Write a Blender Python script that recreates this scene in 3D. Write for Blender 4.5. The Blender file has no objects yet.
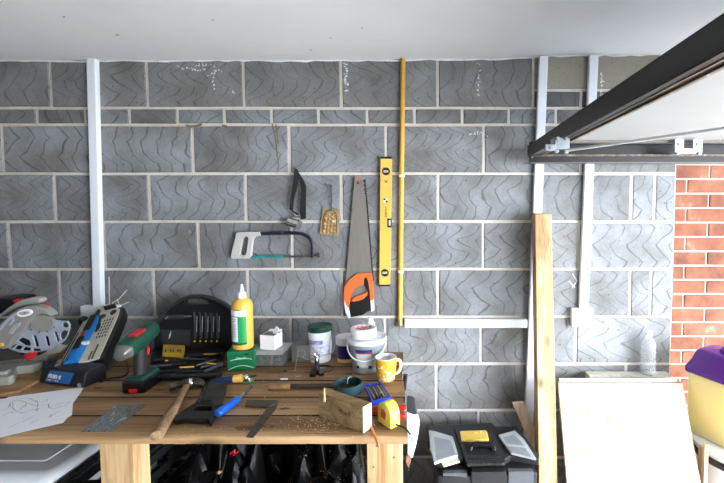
import bpy, bmesh, math, random
from mathutils import Vector as V, Matrix
from mathutils.geometry import tessellate_polygon
rnd = random.Random(11)
S = bpy.context.scene
COL = S.collection
PI = math.pi

# ------------------------------------------------------------------ camera
CAM = V((0.0, -2.025, 1.60)); FPX = 430.0; PPX, PPY = 445.0, 227.0
TH = math.atan(25.0/430.0)
FWD = V((0, math.cos(TH), -math.sin(TH))); UP = V((0, math.sin(TH), math.cos(TH)))
cd = bpy.data.cameras.new('camera'); co = bpy.data.objects.new('camera', cd); COL.objects.link(co)
co.location = CAM; co.rotation_euler = (PI/2-TH, 0, 0)
cd.sensor_fit = 'HORIZONTAL'; cd.sensor_width = 36; cd.lens = FPX/724*36
cd.shift_x = -(PPX-362)/724; cd.shift_y = -(241.5-PPY)/724
cd.clip_start = 0.02
S.camera = co
def ray(px, py): return FWD + V(((px-PPX)/FPX, 0, 0)) - UP*((py-PPY)/FPX)
def atY(px, py, y=0.0):
    d = ray(px, py); return CAM + d*((y-CAM.y)/d.y)
def atZ(px, py, z):
    d = ray(px, py); return CAM + d*((z-CAM.z)/d.z)
BZ = 0.92                                   # bench top height
def onB(px, py, dz=0.0): return atZ(px, py, BZ+dz)

# ------------------------------------------------------------------ materials
def lin(c):
    return tuple(((v/255)/12.92 if v/255 <= .04045 else ((v/255+.055)/1.055)**2.4) for v in c)
MATS = {}
def nn(nt, t, **kw):
    n = nt.nodes.new(t)
    for k, v in kw.items(): setattr(n, k, v)
    return n
def ramp(nt, stops):
    r = nn(nt, 'ShaderNodeValToRGB'); e = r.color_ramp.elements
    while len(e) < len(stops): e.new(0.5)
    for i, (p, c) in enumerate(stops):
        e[i].position = p; e[i].color = (*c[:3], 1)
    return r
def M(name, col, rough=.5, metal=0.0, var=.12, vs=18, bump=0.0, bs=120, trans=0.0, col2=None, stretch=(1, 1, 1), alpha=1.0, ior=1.45, stops=None, coat=0.0):
    if name in MATS: return MATS[name]
    m = bpy.data.materials.new(name); m.use_nodes = True; nt = m.node_tree
    b = nt.nodes['Principled BSDF']
    tc = nn(nt, 'ShaderNodeTexCoord'); mp = nn(nt, 'ShaderNodeMapping'); mp.inputs['Scale'].default_value = stretch
    nt.links.new(tc.outputs['Object'], mp.inputs['Vector'])
    nz = nn(nt, 'ShaderNodeTexNoise'); nz.inputs['Scale'].default_value = vs; nz.inputs['Detail'].default_value = 6; nz.inputs['Roughness'].default_value = .6
    nt.links.new(mp.outputs[0], nz.inputs['Vector'])
    c = lin(col)
    if stops: st = [(p, lin(q)) for p, q in stops]
    else:
        c2 = lin(col2) if col2 else tuple(min(1, v*(1+var)) for v in c)
        c1 = c if col2 else tuple(v*(1-var) for v in c)
        st = [(.3, c1), (.7, c2)]
    r = ramp(nt, st); nt.links.new(nz.outputs['Fac'], r.inputs['Fac'])
    nt.links.new(r.outputs[0], b.inputs['Base Color'])
    b.inputs['Roughness'].default_value = rough; b.inputs['Metallic'].default_value = metal
    b.inputs['Transmission Weight'].default_value = trans; b.inputs['IOR'].default_value = ior
    b.inputs['Alpha'].default_value = alpha
    if coat: b.inputs['Coat Weight'].default_value = coat
    if bump:
        n2 = nn(nt, 'ShaderNodeTexNoise'); n2.inputs['Scale'].default_value = bs; n2.inputs['Detail'].default_value = 4
        nt.links.new(mp.outputs[0], n2.inputs['Vector'])
        bp = nn(nt, 'ShaderNodeBump'); bp.inputs['Strength'].default_value = bump; bp.inputs['Distance'].default_value = .004
        nt.links.new(n2.outputs['Fac'], bp.inputs['Height']); nt.links.new(bp.outputs[0], b.inputs['Normal'])
    MATS[name] = m; return m
def WOOD(name, dark, mid, light, axis=0, scale=1.0, rough=.65, knots=True, off=(0, 0, 0)):
    """sawn timber: long stretched grain plus broad tone and a few knots"""
    if name in MATS: return MATS[name]
    m = bpy.data.materials.new(name); m.use_nodes = True; nt = m.node_tree; b = nt.nodes['Principled BSDF']; L = nt.links.new
    tc = nn(nt, 'ShaderNodeTexCoord'); mp = nn(nt, 'ShaderNodeMapping')
    sc = [9*scale]*3; sc[axis] = .9*scale
    mp.inputs['Scale'].default_value = sc; mp.inputs['Location'].default_value = off
    L(tc.outputs['Object'], mp.inputs['Vector'])
    n1 = nn(nt, 'ShaderNodeTexNoise'); n1.inputs['Scale'].default_value = 1.6; n1.inputs['Detail'].default_value = 3; n1.inputs['Distortion'].default_value = .6
    L(mp.outputs[0], n1.inputs['Vector'])
    mp2 = nn(nt, 'ShaderNodeMapping'); sc2 = [140*scale]*3; sc2[axis] = 3.5*scale; mp2.inputs['Scale'].default_value = sc2
    L(tc.outputs['Object'], mp2.inputs['Vector'])
    n2 = nn(nt, 'ShaderNodeTexNoise'); n2.inputs['Scale'].default_value = 1.0; n2.inputs['Detail'].default_value = 4
    L(mp2.outputs[0], n2.inputs['Vector'])
    # growth rings: sine of the broad noise
    mu = nn(nt, 'ShaderNodeMath', operation='MULTIPLY'); mu.inputs[1].default_value = 55
    L(n1.outputs['Fac'], mu.inputs[0])
    si = nn(nt, 'ShaderNodeMath', operation='SINE'); L(mu.outputs[0], si.inputs[0])
    a1 = nn(nt, 'ShaderNodeMath', operation='MULTIPLY_ADD'); a1.inputs[1].default_value = .045; L(si.outputs[0], a1.inputs[0]); L(n1.outputs['Fac'], a1.inputs[2])
    a2 = nn(nt, 'ShaderNodeMath', operation='MULTIPLY_ADD'); a2.inputs[1].default_value = .56; a2.inputs[2].default_value = -.28; L(n2.outputs['Fac'], a2.inputs[0])
    a3 = nn(nt, 'ShaderNodeMath', operation='ADD'); L(a1.outputs[0], a3.inputs[0]); L(a2.outputs[0], a3.inputs[1])
    r = ramp(nt, [(.30, lin(dark)), (.50, lin(mid)), (.72, lin(light))]); L(a3.outputs[0], r.inputs['Fac'])
    last = r.outputs[0]
    if knots:
        mk = nn(nt, 'ShaderNodeMapping'); sk = [9.0*scale]*3; sk[axis] = 4.2*scale; mk.inputs['Scale'].default_value = sk; mk.inputs['Location'].default_value = off
        L(tc.outputs['Object'], mk.inputs['Vector'])
        vo = nn(nt, 'ShaderNodeTexVoronoi'); vo.inputs['Scale'].default_value = 1.0; L(mk.outputs[0], vo.inputs['Vector'])
        kr = ramp(nt, [(.09, (1, 1, 1)), (.20, (0, 0, 0))]); L(vo.outputs['Distance'], kr.inputs['Fac'])
        mx = nn(nt, 'ShaderNodeMix', data_type='RGBA'); mx.inputs['B'].default_value = (*[v*.45 for v in lin(dark)], 1)
        L(kr.outputs[0], mx.inputs['Factor']); L(last, mx.inputs['A']); last = mx.outputs['Result']
    L(last, b.inputs['Base Color']); b.inputs['Roughness'].default_value = rough
    bp = nn(nt, 'ShaderNodeBump'); bp.inputs['Strength'].default_value = .25; bp.inputs['Distance'].default_value = .002
    L(n2.outputs['Fac'], bp.inputs['Height']); L(bp.outputs[0], b.inputs['Normal'])
    MATS[name] = m; return m

# ------------------------------------------------------------------ mesh building
RM = {}                                     # object name -> matrix of its thing
def tag(o, label=None, cat=None, group=None, kind=None):
    if label: o['label'] = label
    if cat: o['category'] = cat
    if group: o['group'] = group
    if kind: o['kind'] = kind
    return o
def thing(name, label, cat, loc=(0, 0, 0), rz=0.0, group=None, rot=None):
    o = bpy.data.objects.new(name, None); COL.objects.link(o); o.empty_display_size = .05
    o.location = loc; o.rotation_euler = rot if rot else (0, 0, rz)
    RM[o.name] = Matrix.Translation(V(loc)) @ o.rotation_euler.to_matrix().to_4x4()
    return tag(o, label, cat, group)
class MB:
    def __init__(s): s.bm = bmesh.new(); s.mi = 0
    def _f(s, vs):
        try:
            f = s.bm.faces.new(vs); f.material_index = s.mi; return f
        except ValueError: return None
    def hexa(s, p):                         # 4 bottom, 4 top, same winding
        v = [s.bm.verts.new(q) for q in p]
        for i in ((3, 2, 1, 0), (4, 5, 6, 7), (0, 1, 5, 4), (1, 2, 6, 5), (2, 3, 7, 6), (3, 0, 4, 7)): s._f([v[k] for k in i])
        return s
    def box(s, x0, x1, y0, y1, z0, z1):
        return s.hexa([(x0, y0, z0), (x1, y0, z0), (x1, y1, z0), (x0, y1, z0), (x0, y0, z1), (x1, y0, z1), (x1, y1, z1), (x0, y1, z1)])
    def obox(s, c, size, m3):               # box with its own axes
        c = V(c); a, b, d = [m3.col[i]*size[i]*.5 for i in range(3)]
        return s.hexa([c-a-b-d, c+a-b-d, c+a+b-d, c-a+b-d, c-a-b+d, c+a-b+d, c+a+b+d, c-a+b+d])
    def rings(s, rings, cap0=True, cap1=True, close=False):
        rv = [[s.bm.verts.new(p) for p in r] for r in rings]; n = len(rv[0])
        for a, b in zip(rv[:-1], rv[1:]):
            for i in range(n): s._f([a[i], a[(i+1) % n], b[(i+1) % n], b[i]])
        if close:
            a, b = rv[-1], rv[0]
            for i in range(n): s._f([a[i], a[(i+1) % n], b[(i+1) % n], b[i]])
        else:
            if cap0: s._f(rv[0][::-1])
            if cap1: s._f(rv[-1])
        return s
    def lathe(s, prof, o=(0, 0, 0), ax=(0, 0, 1), n=32, sx=1.0, sy=1.0):
        closed = prof[0] == prof[-1]
        if closed: prof = prof[:-1]
        o = V(o); ax = V(ax).normalized(); u = ax.orthogonal().normalized() if abs(ax.z) < .999 else V((1, 0, 0)); w = ax.cross(u)
        return s.rings([[o+ax*z+u*(r*sx*math.cos(2*PI*i/n))+w*(r*sy*math.sin(2*PI*i/n)) for i in range(n)] for r, z in prof], close=closed)
    def cyl(s, p0, p1, r0, r1=None, n=20):
        p0, p1 = V(p0), V(p1); r1 = r0 if r1 is None else r1
        return s.lathe([(r0, 0), (r1, (p1-p0).length)], p0, p1-p0, n)
    def tube(s, pts, r, n=8, close=False, flat=1.0, up=None):
        pts = [V(p) for p in pts]; R = []
        rr = r if isinstance(r, (list, tuple)) else [r]*len(pts)
        prev = None
        for i, p in enumerate(pts):
            if close: t = pts[(i+1) % len(pts)]-pts[i-1]
            else: t = pts[min(i+1, len(pts)-1)]-pts[max(i-1, 0)]
            t.normalize()
            if prev is None:
                u = V(up) if up else t.orthogonal()
            else: u = prev
            u = (u-t*u.dot(t)).normalized(); prev = u; w = t.cross(u)
            R.append([p+u*(rr[i]*flat*math.cos(2*PI*k/n))+w*(rr[i]*math.sin(2*PI*k/n)) for k in range(n)])
        return s.rings(R, close=close)
    def plate(s, loops, vec):               # loops: outer, then holes, 3D points; extruded by vec
        vec = V(vec); loops = [[V(p) for p in l] for l in loops]
        flat = [p for l in loops for p in l]
        tris = tessellate_polygon(loops)
        a = [s.bm.verts.new(p) for p in flat]; b = [s.bm.verts.new(p+vec) for p in flat]
        for t in tris:
            s._f([a[i] for i in t]); s._f([b[i] for i in reversed(t)])
        k = 0
        for l in loops:
            n = len(l)
            for i in range(n): s._f([a[k+i], a[k+(i+1) % n], b[k+(i+1) % n], b[k+i]])
            k += n
        return s
    def sphere(s, c, r, n=16, sc=(1, 1, 1)):
        c = V(c)
        return s.rings([[c+V((r*sc[0]*math.sin(t)*math.cos(2*PI*i/n), r*sc[1]*math.sin(t)*math.sin(2*PI*i/n), -r*sc[2]*math.cos(t))) for i in range(n)] for t in [PI*(j+.15)/(n//2+.3) for j in range(n//2+1)]])
    def build(s, name, mat, parent=None, bevel=0.0, seg=2, local=False, ang=40, smooth=True, origin=None, label=None):
        bm = s.bm
        bmesh.ops.recalc_face_normals(bm, faces=bm.faces)
        if bevel:
            es = [e for e in bm.edges if len(e.link_faces) == 2 and e.calc_face_angle(0) > math.radians(ang)]
            if es: bmesh.ops.bevel(bm, geom=es, offset=bevel, segments=seg, profile=.5, affect='EDGES', clamp_overlap=True)
        for f in bm.faces: f.smooth = smooth
        for e in bm.edges:
            e.smooth = not (len(e.link_faces) == 2 and e.calc_face_angle(0) > math.radians(38))
        me = bpy.data.meshes.new(name)
        M0 = None
        if parent is not None:
            m = RM[parent.name]
            if not local: bm.transform(m.inverted())
        else:
            if origin is None:
                xs = [v.co for v in bm.verts]
                origin = V(((min(p.x for p in xs)+max(p.x for p in xs))/2, (min(p.y for p in xs)+max(p.y for p in xs))/2, min(p.z for p in xs)))
            origin = V(origin); bm.transform(Matrix.Translation(-origin))
        bm.to_mesh(me); bm.free()
        for q in (mat if isinstance(mat, (list, tuple)) else [mat]): me.materials.append(q)
        o = bpy.data.objects.new(name, me); COL.objects.link(o)
        if parent is not None:
            o.parent = parent; RM[o.name] = RM[parent.name]
        else:
            o.location = origin; RM[o.name] = Matrix.Translation(origin)
        if bevel:
            wn = o.modifiers.new('wn', 'WEIGHTED_NORMAL'); wn.keep_sharp = True; wn.weight = 100
        if label: o['label'] = label
        return o
def structure(o): o['kind'] = 'structure'; return o
def px_poly(pts, ox, oy, sc, y): return [atY(ox+x/sc, oy+yy/sc, y) for x, yy in pts]
def px_polyB(pts, ox, oy, sc, dz): return [onB(ox+x/sc, oy+yy/sc, dz) for x, yy in pts]
def spline(pts, n=6, closed=False):
    pts = [V(p) for p in pts]; out = []; N = len(pts)
    rng = range(N) if closed else range(N-1)
    for i in rng:
        if closed: p0, p1, p2, p3 = pts[i-1], pts[i], pts[(i+1) % N], pts[(i+2) % N]
        else: p0, p1, p2, p3 = pts[max(i-1, 0)], pts[i], pts[i+1], pts[min(i+2, N-1)]
        for k in range(n):
            t = k/n
            out.append(.5*((2*p1)+(p2-p0)*t+(2*p0-5*p1+4*p2-p3)*t*t+(3*p1-p0-3*p2+p3)*t**3))
    if not closed: out.append(pts[-1])
    return out
def writing(txt, size, o, ux, uy, mat, parent, name='lettering', depth=.0004, local=False):
    cu = bpy.data.curves.new('t', 'FONT'); cu.body = txt; cu.size = size; cu.align_x = 'CENTER'; cu.align_y = 'CENTER'; cu.extrude = depth; cu.resolution_u = 2
    t = bpy.data.objects.new('t', cu); COL.objects.link(t)
    bpy.context.view_layer.update()
    me = bpy.data.meshes.new_from_object(t.evaluated_get(bpy.context.evaluated_depsgraph_get()))
    bpy.data.objects.remove(t)
    ux, uy = V(ux).normalized(), V(uy).normalized(); w = ux.cross(uy); o = V(o)
    mb = MB(); mb.bm.from_mesh(me); bpy.data.meshes.remove(me)
    m = Matrix((( ux.x, uy.x, w.x, o.x), (ux.y, uy.y, w.y, o.y), (ux.z, uy.z, w.z, o.z), (0, 0, 0, 1)))
    mb.bm.transform(m)
    for f in mb.bm.faces: f.material_index = 0
    return mb.build(name, mat, parent, local=local)

# shared materials
m_white = M('white_plastic', (232, 236, 240), .35, var=.03)
m_black = M('black_plastic', (22, 22, 24), .45, var=.2, bump=.05, bs=300)
m_blackgl = M('black_gloss_plastic', (16, 16, 18), .22, var=.2)
m_dark = M('dark_grey_plastic', (46, 48, 50), .5, var=.15)
m_grey = M('grey_plastic', (120, 120, 116), .4, var=.06)
m_steel = M('bright_steel', (190, 192, 194), .3, 1.0, var=.1, vs=40)
m_steeld = M('dull_steel', (120, 118, 114), .45, .9, var=.25, vs=60)
m_zinc = M('zinc_plated_steel', (160, 166, 172), .34, .9, var=.08)
m_chrome = M('chrome', (225, 225, 225), .12, 1.0, var=.03)
m_red = M('red_plastic', (190, 22, 26), .4, var=.1)
m_orange = M('orange_plastic', (222, 104, 50), .42, var=.06)
m_yellow = M('yellow_plastic', (236, 196, 52), .4, var=.06)
m_blue = M('blue_plastic', (16, 84, 178), .35, var=.08)
m_paper = M('white_card', (240, 241, 245), .8, var=.02)
m_ink = M('black_ink', (24, 24, 26), .7, var=.1)
# ------------------------------------------------------------------ block wall material
def block_mat():
    m = bpy.data.materials.new('concrete_block'); m.use_nodes = True; nt = m.node_tree; b = nt.nodes['Principled BSDF']; L = nt.links.new
    def mth(op, a=None, bb=None, c=None):
        n = nn(nt, 'ShaderNodeMath', operation=op)
        for i, v in enumerate((a, bb, c)):
            if v is None: continue
            if isinstance(v, (int, float)): n.inputs[i].default_value = v
            else: L(v, n.inputs[i])
        return n.outputs[0]
    uv = nn(nt, 'ShaderNodeUVMap', uv_map='UVMap'); sx = nn(nt, 'ShaderNodeSeparateXYZ'); L(uv.outputs[0], sx.inputs[0])
    at = nn(nt, 'ShaderNodeVertexColor', layer_name='rnd'); sc = nn(nt, 'ShaderNodeSeparateColor'); L(at.outputs['Color'], sc.inputs[0])
    u, v = sx.outputs[0], sx.outputs[1]; r, tint, typ = sc.outputs[0], sc.outputs[1], sc.outputs[2]
    tc = nn(nt, 'ShaderNodeTexCoord')
    def noise(scale, det=4, off=None, vec=None, dist=0.0, rough=.55):
        n = nn(nt, 'ShaderNodeTexNoise', noise_dimensions='4D'); n.inputs['Scale'].default_value = scale; n.inputs['Detail'].default_value = det; n.inputs['Distortion'].default_value = dist; n.inputs['Roughness'].default_value = rough
        L(vec or tc.outputs['Object'], n.inputs['Vector'])
        if off is not None: L(off, n.inputs['W'])
        return n.outputs['Fac']
    r10 = mth('MULTIPLY', r, 37.0)
    # scraped zig-zag contour lines
    warp = mth('MULTIPLY', mth('SUBTRACT', noise(5, 1, r10), .5), .16)
    warp2 = mth('MULTIPLY', mth('SUBTRACT', noise(30, 2, r10), .5), .016)
    per = mth('MULTIPLY_ADD', r, 16.0, 34.0)
    amp = mth('MULTIPLY_ADD', mth('FRACT', mth('MULTIPLY', r, 7.3)), .012, .012)
    ph = mth('MULTIPLY_ADD', v, per, mth('MULTIPLY', r, 60.0))
    zig = mth('MULTIPLY', mth('SINE', ph), amp)
    tri = mth('MULTIPLY', mth('SUBTRACT', mth('PINGPONG', mth('MULTIPLY_ADD', v, mth('MULTIPLY_ADD', mth('FRACT', mth('MULTIPLY', r, 5.1)), 6.0, 9.5), mth('MULTIPLY', r, 19.0)), 1.0), .5), mth('MULTIPLY_ADD', mth('FRACT', mth('MULTIPLY', r, 11.7)), .05, .065))
    xx = mth('ADD', mth('ADD', u, zig), mth('ADD', mth('ADD', warp, warp2), tri))
    dens = mth('MULTIPLY_ADD', mth('FRACT', mth('MULTIPLY', r, 3.7)), 6.0, 12.0)
    fr = mth('FRACT', mth('MULTIPLY', xx, dens))
    dd = mth('ABSOLUTE', mth('SUBTRACT', fr, .5))
    line = nn(nt, 'ShaderNodeMapRange', interpolation_type='SMOOTHSTEP'); L(dd, line.inputs['Value'])
    line.inputs['From Min'].default_value = .030; line.inputs['From Max'].default_value = .075; line.inputs['To Min'].default_value = 1; line.inputs['To Max'].default_value = 0
    fade = nn(nt, 'ShaderNodeMapRange'); L(noise(6, 2, r10), fade.inputs['Value'])
    fade.inputs['From Min'].default_value = .38; fade.inputs['From Max'].default_value = .56; fade.inputs['To Min'].default_value = .45; fade.inputs['To Max'].default_value = 1
    lm = mth('MULTIPLY', mth('MULTIPLY', line.outputs[0], fade.outputs[0]), mth('SUBTRACT', 1.0, typ))
    # body colour
    n1 = noise(5, 5, r10); n2 = noise(90, 3)
    rp = ramp(nt, [(.30, lin((98, 97, 94))), (.52, lin((126, 128, 130))), (.72, lin((148, 153, 158)))]); L(n1, rp.inputs['Fac'])
    beige = nn(nt, 'ShaderNodeMix', data_type='RGBA'); L(typ, beige.inputs['Factor']); L(rp.outputs[0], beige.inputs['A']); beige.inputs['B'].default_value = (*lin((148, 141, 128)), 1)
    hv = nn(nt, 'ShaderNodeHueSaturation'); L(mth('MULTIPLY_ADD', tint, .55, .72), hv.inputs['Value']); L(beige.outputs['Result'], hv.inputs['Color'])
    sp = nn(nt, 'ShaderNodeMapRange'); L(n2, sp.inputs['Value']); sp.inputs['From Min'].default_value = .25; sp.inputs['From Max'].default_value = .75; sp.inputs['To Min'].default_value = .86; sp.inputs['To Max'].default_value = 1.12
    hv2 = nn(nt, 'ShaderNodeHueSaturation'); L(sp.outputs[0], hv2.inputs['Value']); L(hv.outputs[0], hv2.inputs['Color'])
    # efflorescence and rust blots
    ef = nn(nt, 'ShaderNodeMapRange'); L(noise(16, 6, r10, rough=.7), ef.inputs['Value']); ef.inputs['From Min'].default_value = .66; ef.inputs['From Max'].default_value = .80; ef.inputs['To Max'].default_value = .55
    e1 = nn(nt, 'ShaderNodeMix', data_type='RGBA'); L(ef.outputs[0], e1.inputs['Factor']); L(hv2.outputs[0], e1.inputs['A']); e1.inputs['B'].default_value = (*lin((196, 194, 188)), 1)
    pit = nn(nt, 'ShaderNodeTexVoronoi'); pit.inputs['Scale'].default_value = 22; L(tc.outputs['Object'], pit.inputs['Vector'])
    pr = nn(nt, 'ShaderNodeMapRange'); L(pit.outputs['Distance'], pr.inputs['Value']); pr.inputs['From Min'].default_value = .05; pr.inputs['From Max'].default_value = .11; pr.inputs['To Min'].default_value = .75; pr.inputs['To Max'].default_value = 0
    lm2 = mth('MAXIMUM', mth('MULTIPLY', lm, .64), pr.outputs[0])
    e2 = nn(nt, 'ShaderNodeMix', data_type='RGBA'); L(lm2, e2.inputs['Factor']); L(e1.outputs['Result'], e2.inputs['A']); e2.inputs['B'].default_value = (*lin((66, 65, 63)), 1)
    L(e2.outputs['Result'], b.inputs['Base Color']); b.inputs['Roughness'].default_value = .85
    hgt = mth('SUBTRACT', mth('MULTIPLY', n2, .25), lm2)
    bp = nn(nt, 'ShaderNodeBump'); bp.inputs['Strength'].default_value = .5; bp.inputs['Distance'].default_value = .003; L(hgt, bp.inputs['Height']); L(bp.outputs[0], b.inputs['Normal'])
    return m
m_block = block_mat()
m_mortar = M('mortar', (200, 192, 181), .9, var=.14, vs=14, bump=.5, bs=90)
m_ceil = M('ceiling_paint', (236, 238, 241), .8, var=.025, vs=3, bump=.06, bs=40)
m_paint = M('bare_wall_paint', (104, 104, 104), .85, var=.04, vs=4)
m_floor = M('concrete_floor', (196, 194, 190), .8, var=.15, vs=5, bump=.2, bs=60)
m_ground = M('driveway_concrete', (160, 158, 152), .85, var=.12, vs=3, bump=.2)

# ------------------------------------------------------------------ back wall
jz_px = [61, 108, 124.7, 173.7, 221.7, 269.3, 317.2, 364, 410.5, 457.5]
jz = [atY(300, p).z for p in jz_px]; jz[0] += .05
while jz[-1] > .30: jz.append(jz[-1]-.225)
jz.append(0.0)
perp = [
 [50.4, 98, 146.5, 243.3, 341, 437.8, 533],
 [36.5, 84.5, 129.3, 177.3, 224, 271.4, 318.5, 367, 414.6, 462, 509, 556],
 [1.7, 97, 192.3, 289, 386, 483.9, 581],
 [54.7, 149, 245.5, 341.5, 438, 535, 631.5, 655],
 [9.3, 104, 198.2, 292, 388, 483, 579],
 [59.7, 153.8, 248, 342, 437.8, 535, 630, 650.7],
 [11, 106, 201, 291, 385.5, 480.7, 576],
 [60, 155, 249, 343, 436.4, 533, 626],
 [13, 107, 202, 293, 386, 478.4, 572],
 [62, 156, 250, 343, 435, 530, 624]]
bm = bmesh.new(); uvl = bm.loops.layers.uv.new('UVMap'); cl = bm.loops.layers.float_color.new('rnd')
def add_block(x0, x1, z0, z1, typ=0.0, tint=None):
    g = .0062; x0 += g; x1 -= g; z0 += g; z1 -= g
    if x1-x0 < .01 or z1-z0 < .01: return
    j = lambda: rnd.uniform(-.0016, .0016); dy = rnd.uniform(-.0012, .0012)
    b = .004
    q = [(x0+j(), z0+j()), (x1+j(), z0+j()), (x1+j(), z1+j()), (x0+j(), z1+j())]
    f = [bm.verts.new((x+(b if k in (0, 3) else -b), dy, z+(b if k < 2 else -b))) for k, (x, z) in enumerate(q)]
    s = [bm.verts.new((x, dy+.004, z)) for x, z in q]; k2 = [bm.verts.new((x, .03, z)) for x, z in q]
    fs = [bm.faces.new(f)]
    for i in range(4):
        n = (i+1) % 4
        fs.append(bm.faces.new([f[i], s[i], s[n], f[n]])); fs.append(bm.faces.new([s[i], k2[i], k2[n], s[n]]))
    r = rnd.random(); t = tint if tint is not None else rnd.uniform(.32, .66)
    for fc in fs:
        fc.smooth = False; fc.material_index = 0
        for lp in fc.loops:
            lp[uvl].uv = (lp.vert.co.x-x0, lp.vert.co.z-z0); lp[cl] = (r, t, typ, 1)
XL = -2.62
def wall_end(z):                            # the ragged right end of the block leaf
    return 1.088
for i in range(len(jz)-1):
    z1, z0 = jz[i], jz[i+1]; mid = None
    ps = perp[i] if i < len(perp) else perp[9 if i % 2 else 8]
    row_py = (jz_px[i]+jz_px[i+1])/2 if i < 9 else 470
    xs = sorted(atY(p, row_py).x for p in ps)
    step = .113*2 if i == 1 else .4525
    while xs[0]-step > XL: xs.insert(0, xs[0]-step)
    xs = [XL]+xs+[1.088]
    for a, b in zip(xs[:-1], xs[1:]):
        if i == 0 and a > .38:
            zb = atY(600, 90).z; zc = z0
            cuts = [a, .70, b] if b > .7 > a else [a, b]
            for c, d in zip(cuts[:-1], cuts[1:]): add_block(c, d, zb, z1, 1.0, .42)
            k = a
            while k < b-.02:
                add_block(k, min(k+.225, b), z0, zb, .1, -.45); k += .225
        else:
            t = None
            if i == 0: t = rnd.uniform(.22, .40)
            if i == 1: t = rnd.uniform(.12, .34)
            add_block(a, b, z0, z1, 0.15 if i == 0 else 0.0, t)
# mortar bed just behind the block faces
mv = [bm.verts.new(p) for p in [(XL, .0045, 0), (1.084, .0045, 0), (1.084, .0045, jz[0]), (XL, .0045, jz[0]), (XL, .10, 0), (1.084, .10, 0), (1.084, .10, jz[0]), (XL, .10, jz[0])]]
for q in ((0, 1, 2, 3), (1, 5, 6, 2), (5, 4, 7, 6), (4, 0, 3, 7), (3, 2, 6, 7), (0, 4, 5, 1)):
    f = bm.faces.new([mv[k] for k in q]); f.material_index = 1
me = bpy.data.meshes.new('wall_back'); bm.to_mesh(me); bm.free(); me.materials.append(m_block); me.materials.append(m_mortar)
wall = bpy.data.objects.new('wall_back', me); COL.objects.link(wall); structure(wall); RM['wall_back'] = Matrix()
# thin scribbles, plaster splashes and chalk on the wall face
m_chalk = M('white_chalk', (214, 214, 212), .9, var=.05)
def wall_mark(lines, r, name, mat=m_chalk):
    mb = MB()
    for l in lines:
        if name == 'plaster_splash':
            for (ax_, ay_), (bx_, by_) in zip(l[:-1], l[1:]):
                n = int(max(3, math.hypot(bx_-ax_, by_-ay_)*.9))
                for i in range(n):
                    f = (i+rnd.random())/n; p = atY(ax_+(bx_-ax_)*f+rnd.gauss(0, .7), ay_+(by_-ay_)*f+rnd.gauss(0, .7), -.0008); mb.sphere(p, r*rnd.uniform(.3, 1.1), 8, (rnd.uniform(.6, 1.8), .3, rnd.uniform(.6, 1.8)))
        else: mb.tube([atY(px, py, -.0012) for px, py in l], r, 6, flat=.35, up=(0, 1, 0))
    o = mb.build(name, mat, wall)
    return o
wall_mark([[(117, 299), (120, 306), (128.5, 318-16)], [(112, 303.5), (119, 299), (127, 288+2)], [(109, 277), (109.3, 285), (109.0, 292), (109.5, 301), (108.5, 308)]], .0022, 'chalk_mark')
wall_mark([[(572, 288), (575, 284), (577, 280.5)], [(569, 281), (575, 287.5)], [(572.5, 274), (577, 281)]], .0022, 'chalk_mark')
wall_mark([[(212.5, 64), (214.5, 70), (213.5, 78), (214, 90)], [(176, 66), (184, 69), (190, 68), (198, 71), (206, 69)], [(192, 64), (199, 66), (207, 65)], [(207, 76), (213, 73), (220, 70)], [(231, 92), (235, 94)]], .0032, 'plaster_splash')
wall_mark([[(345.5, 63), (346.6, 70), (345.6, 78), (346, 90), (345, 93)]], .0045, 'plaster_splash')
wall_mark([[(478, 62), (479.5, 70), (478.2, 80), (478.6, 97)], [(470, 134), (478, 133), (486, 135)]], .0028, 'plaster_splash')
wall_mark([[(601.5, 74), (602, 82), (600.5, 96)], [(598, 326), (606, 325), (612, 327)]], .004, 'plaster_splash')
m_stain = M('brown_glue_streak', (112, 100, 74), .8, var=.2)
wall_mark([[(272, 123), (275.5, 138), (277, 152), (279, 168)], [(276, 124), (278.5, 144)]], .0028, 'glue_streak', m_stain)
wall_mark([[(186, 125.5), (191, 126.5), (197, 126), (202, 124)], [(222, 125.5), (227, 126.5)], [(82.5, 112), (83, 122)]], .006, 'glue_streak', m_stain)

# ------------------------------------------------------------------ brick pier, ceiling, floor and the unseen walls
m_brick = M('red_brick', (150, 74, 48), .85, vs=9, bump=.5, bs=70, stops=[(.28, (78, 44, 32)), (.48, (112, 66, 46)), (.62, (126, 78, 56)), (.80, (158, 134, 120))])
m_bmort = M('brick_mortar', (164, 156, 146), .9, var=.1, vs=20, bump=.4)
mb = MB(); by = .20
z = atY(700, 280, by).z; z -= .075*math.floor(z/.075); k = int(round((atY(700, 287, by).z-z-.0375)/.075)); kz = 0
xp = atY(706, 287, by).x
zz = z-.075; row = -1
while zz < 2.30:
    ox = xp if (row-k) % 2 == 0 else xp-.115
    x = ox-.225*math.ceil((ox-.95)/.225)
    while x < 1.61:
        a, b2 = max(x+.005, .93), min(x+.220, 1.61)
        if b2-a > .02:
            d = rnd.uniform(-.002, .002)
            mb.box(a, b2, by+d, by+.06, max(zz+.005, 0), zz+.070)
        x += .225
    zz += .075; row += 1
mb.mi = 1; mb.box(.92, 1.62, by+.006, by+.10, 0, 2.32)
structure(mb.build('wall_right', [m_brick, m_bmort], None, origin=(0, 0, 0), bevel=.0025, seg=1))
cz = lambda px, py: atY(px, py).z
xs = [(-2.7, cz(0, 61)), (atY(300, 60).x, cz(300, 60.4)), (atY(500, 59).x, cz(500, 58.8)), (atY(560, 55).x, cz(560, 55.6)), (atY(680, 54).x, cz(680, 54.0)), (2.0, cz(720, 53.6))]
mb = MB()
mb.rings([[(x, .30, zc), (x, -3.45, zc), (x, -3.45, zc+.12), (x, .30, zc+.12)] for x, zc in xs])
ceil = structure(mb.build('ceiling', m_ceil, None, origin=(0, 0, 0)))
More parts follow.
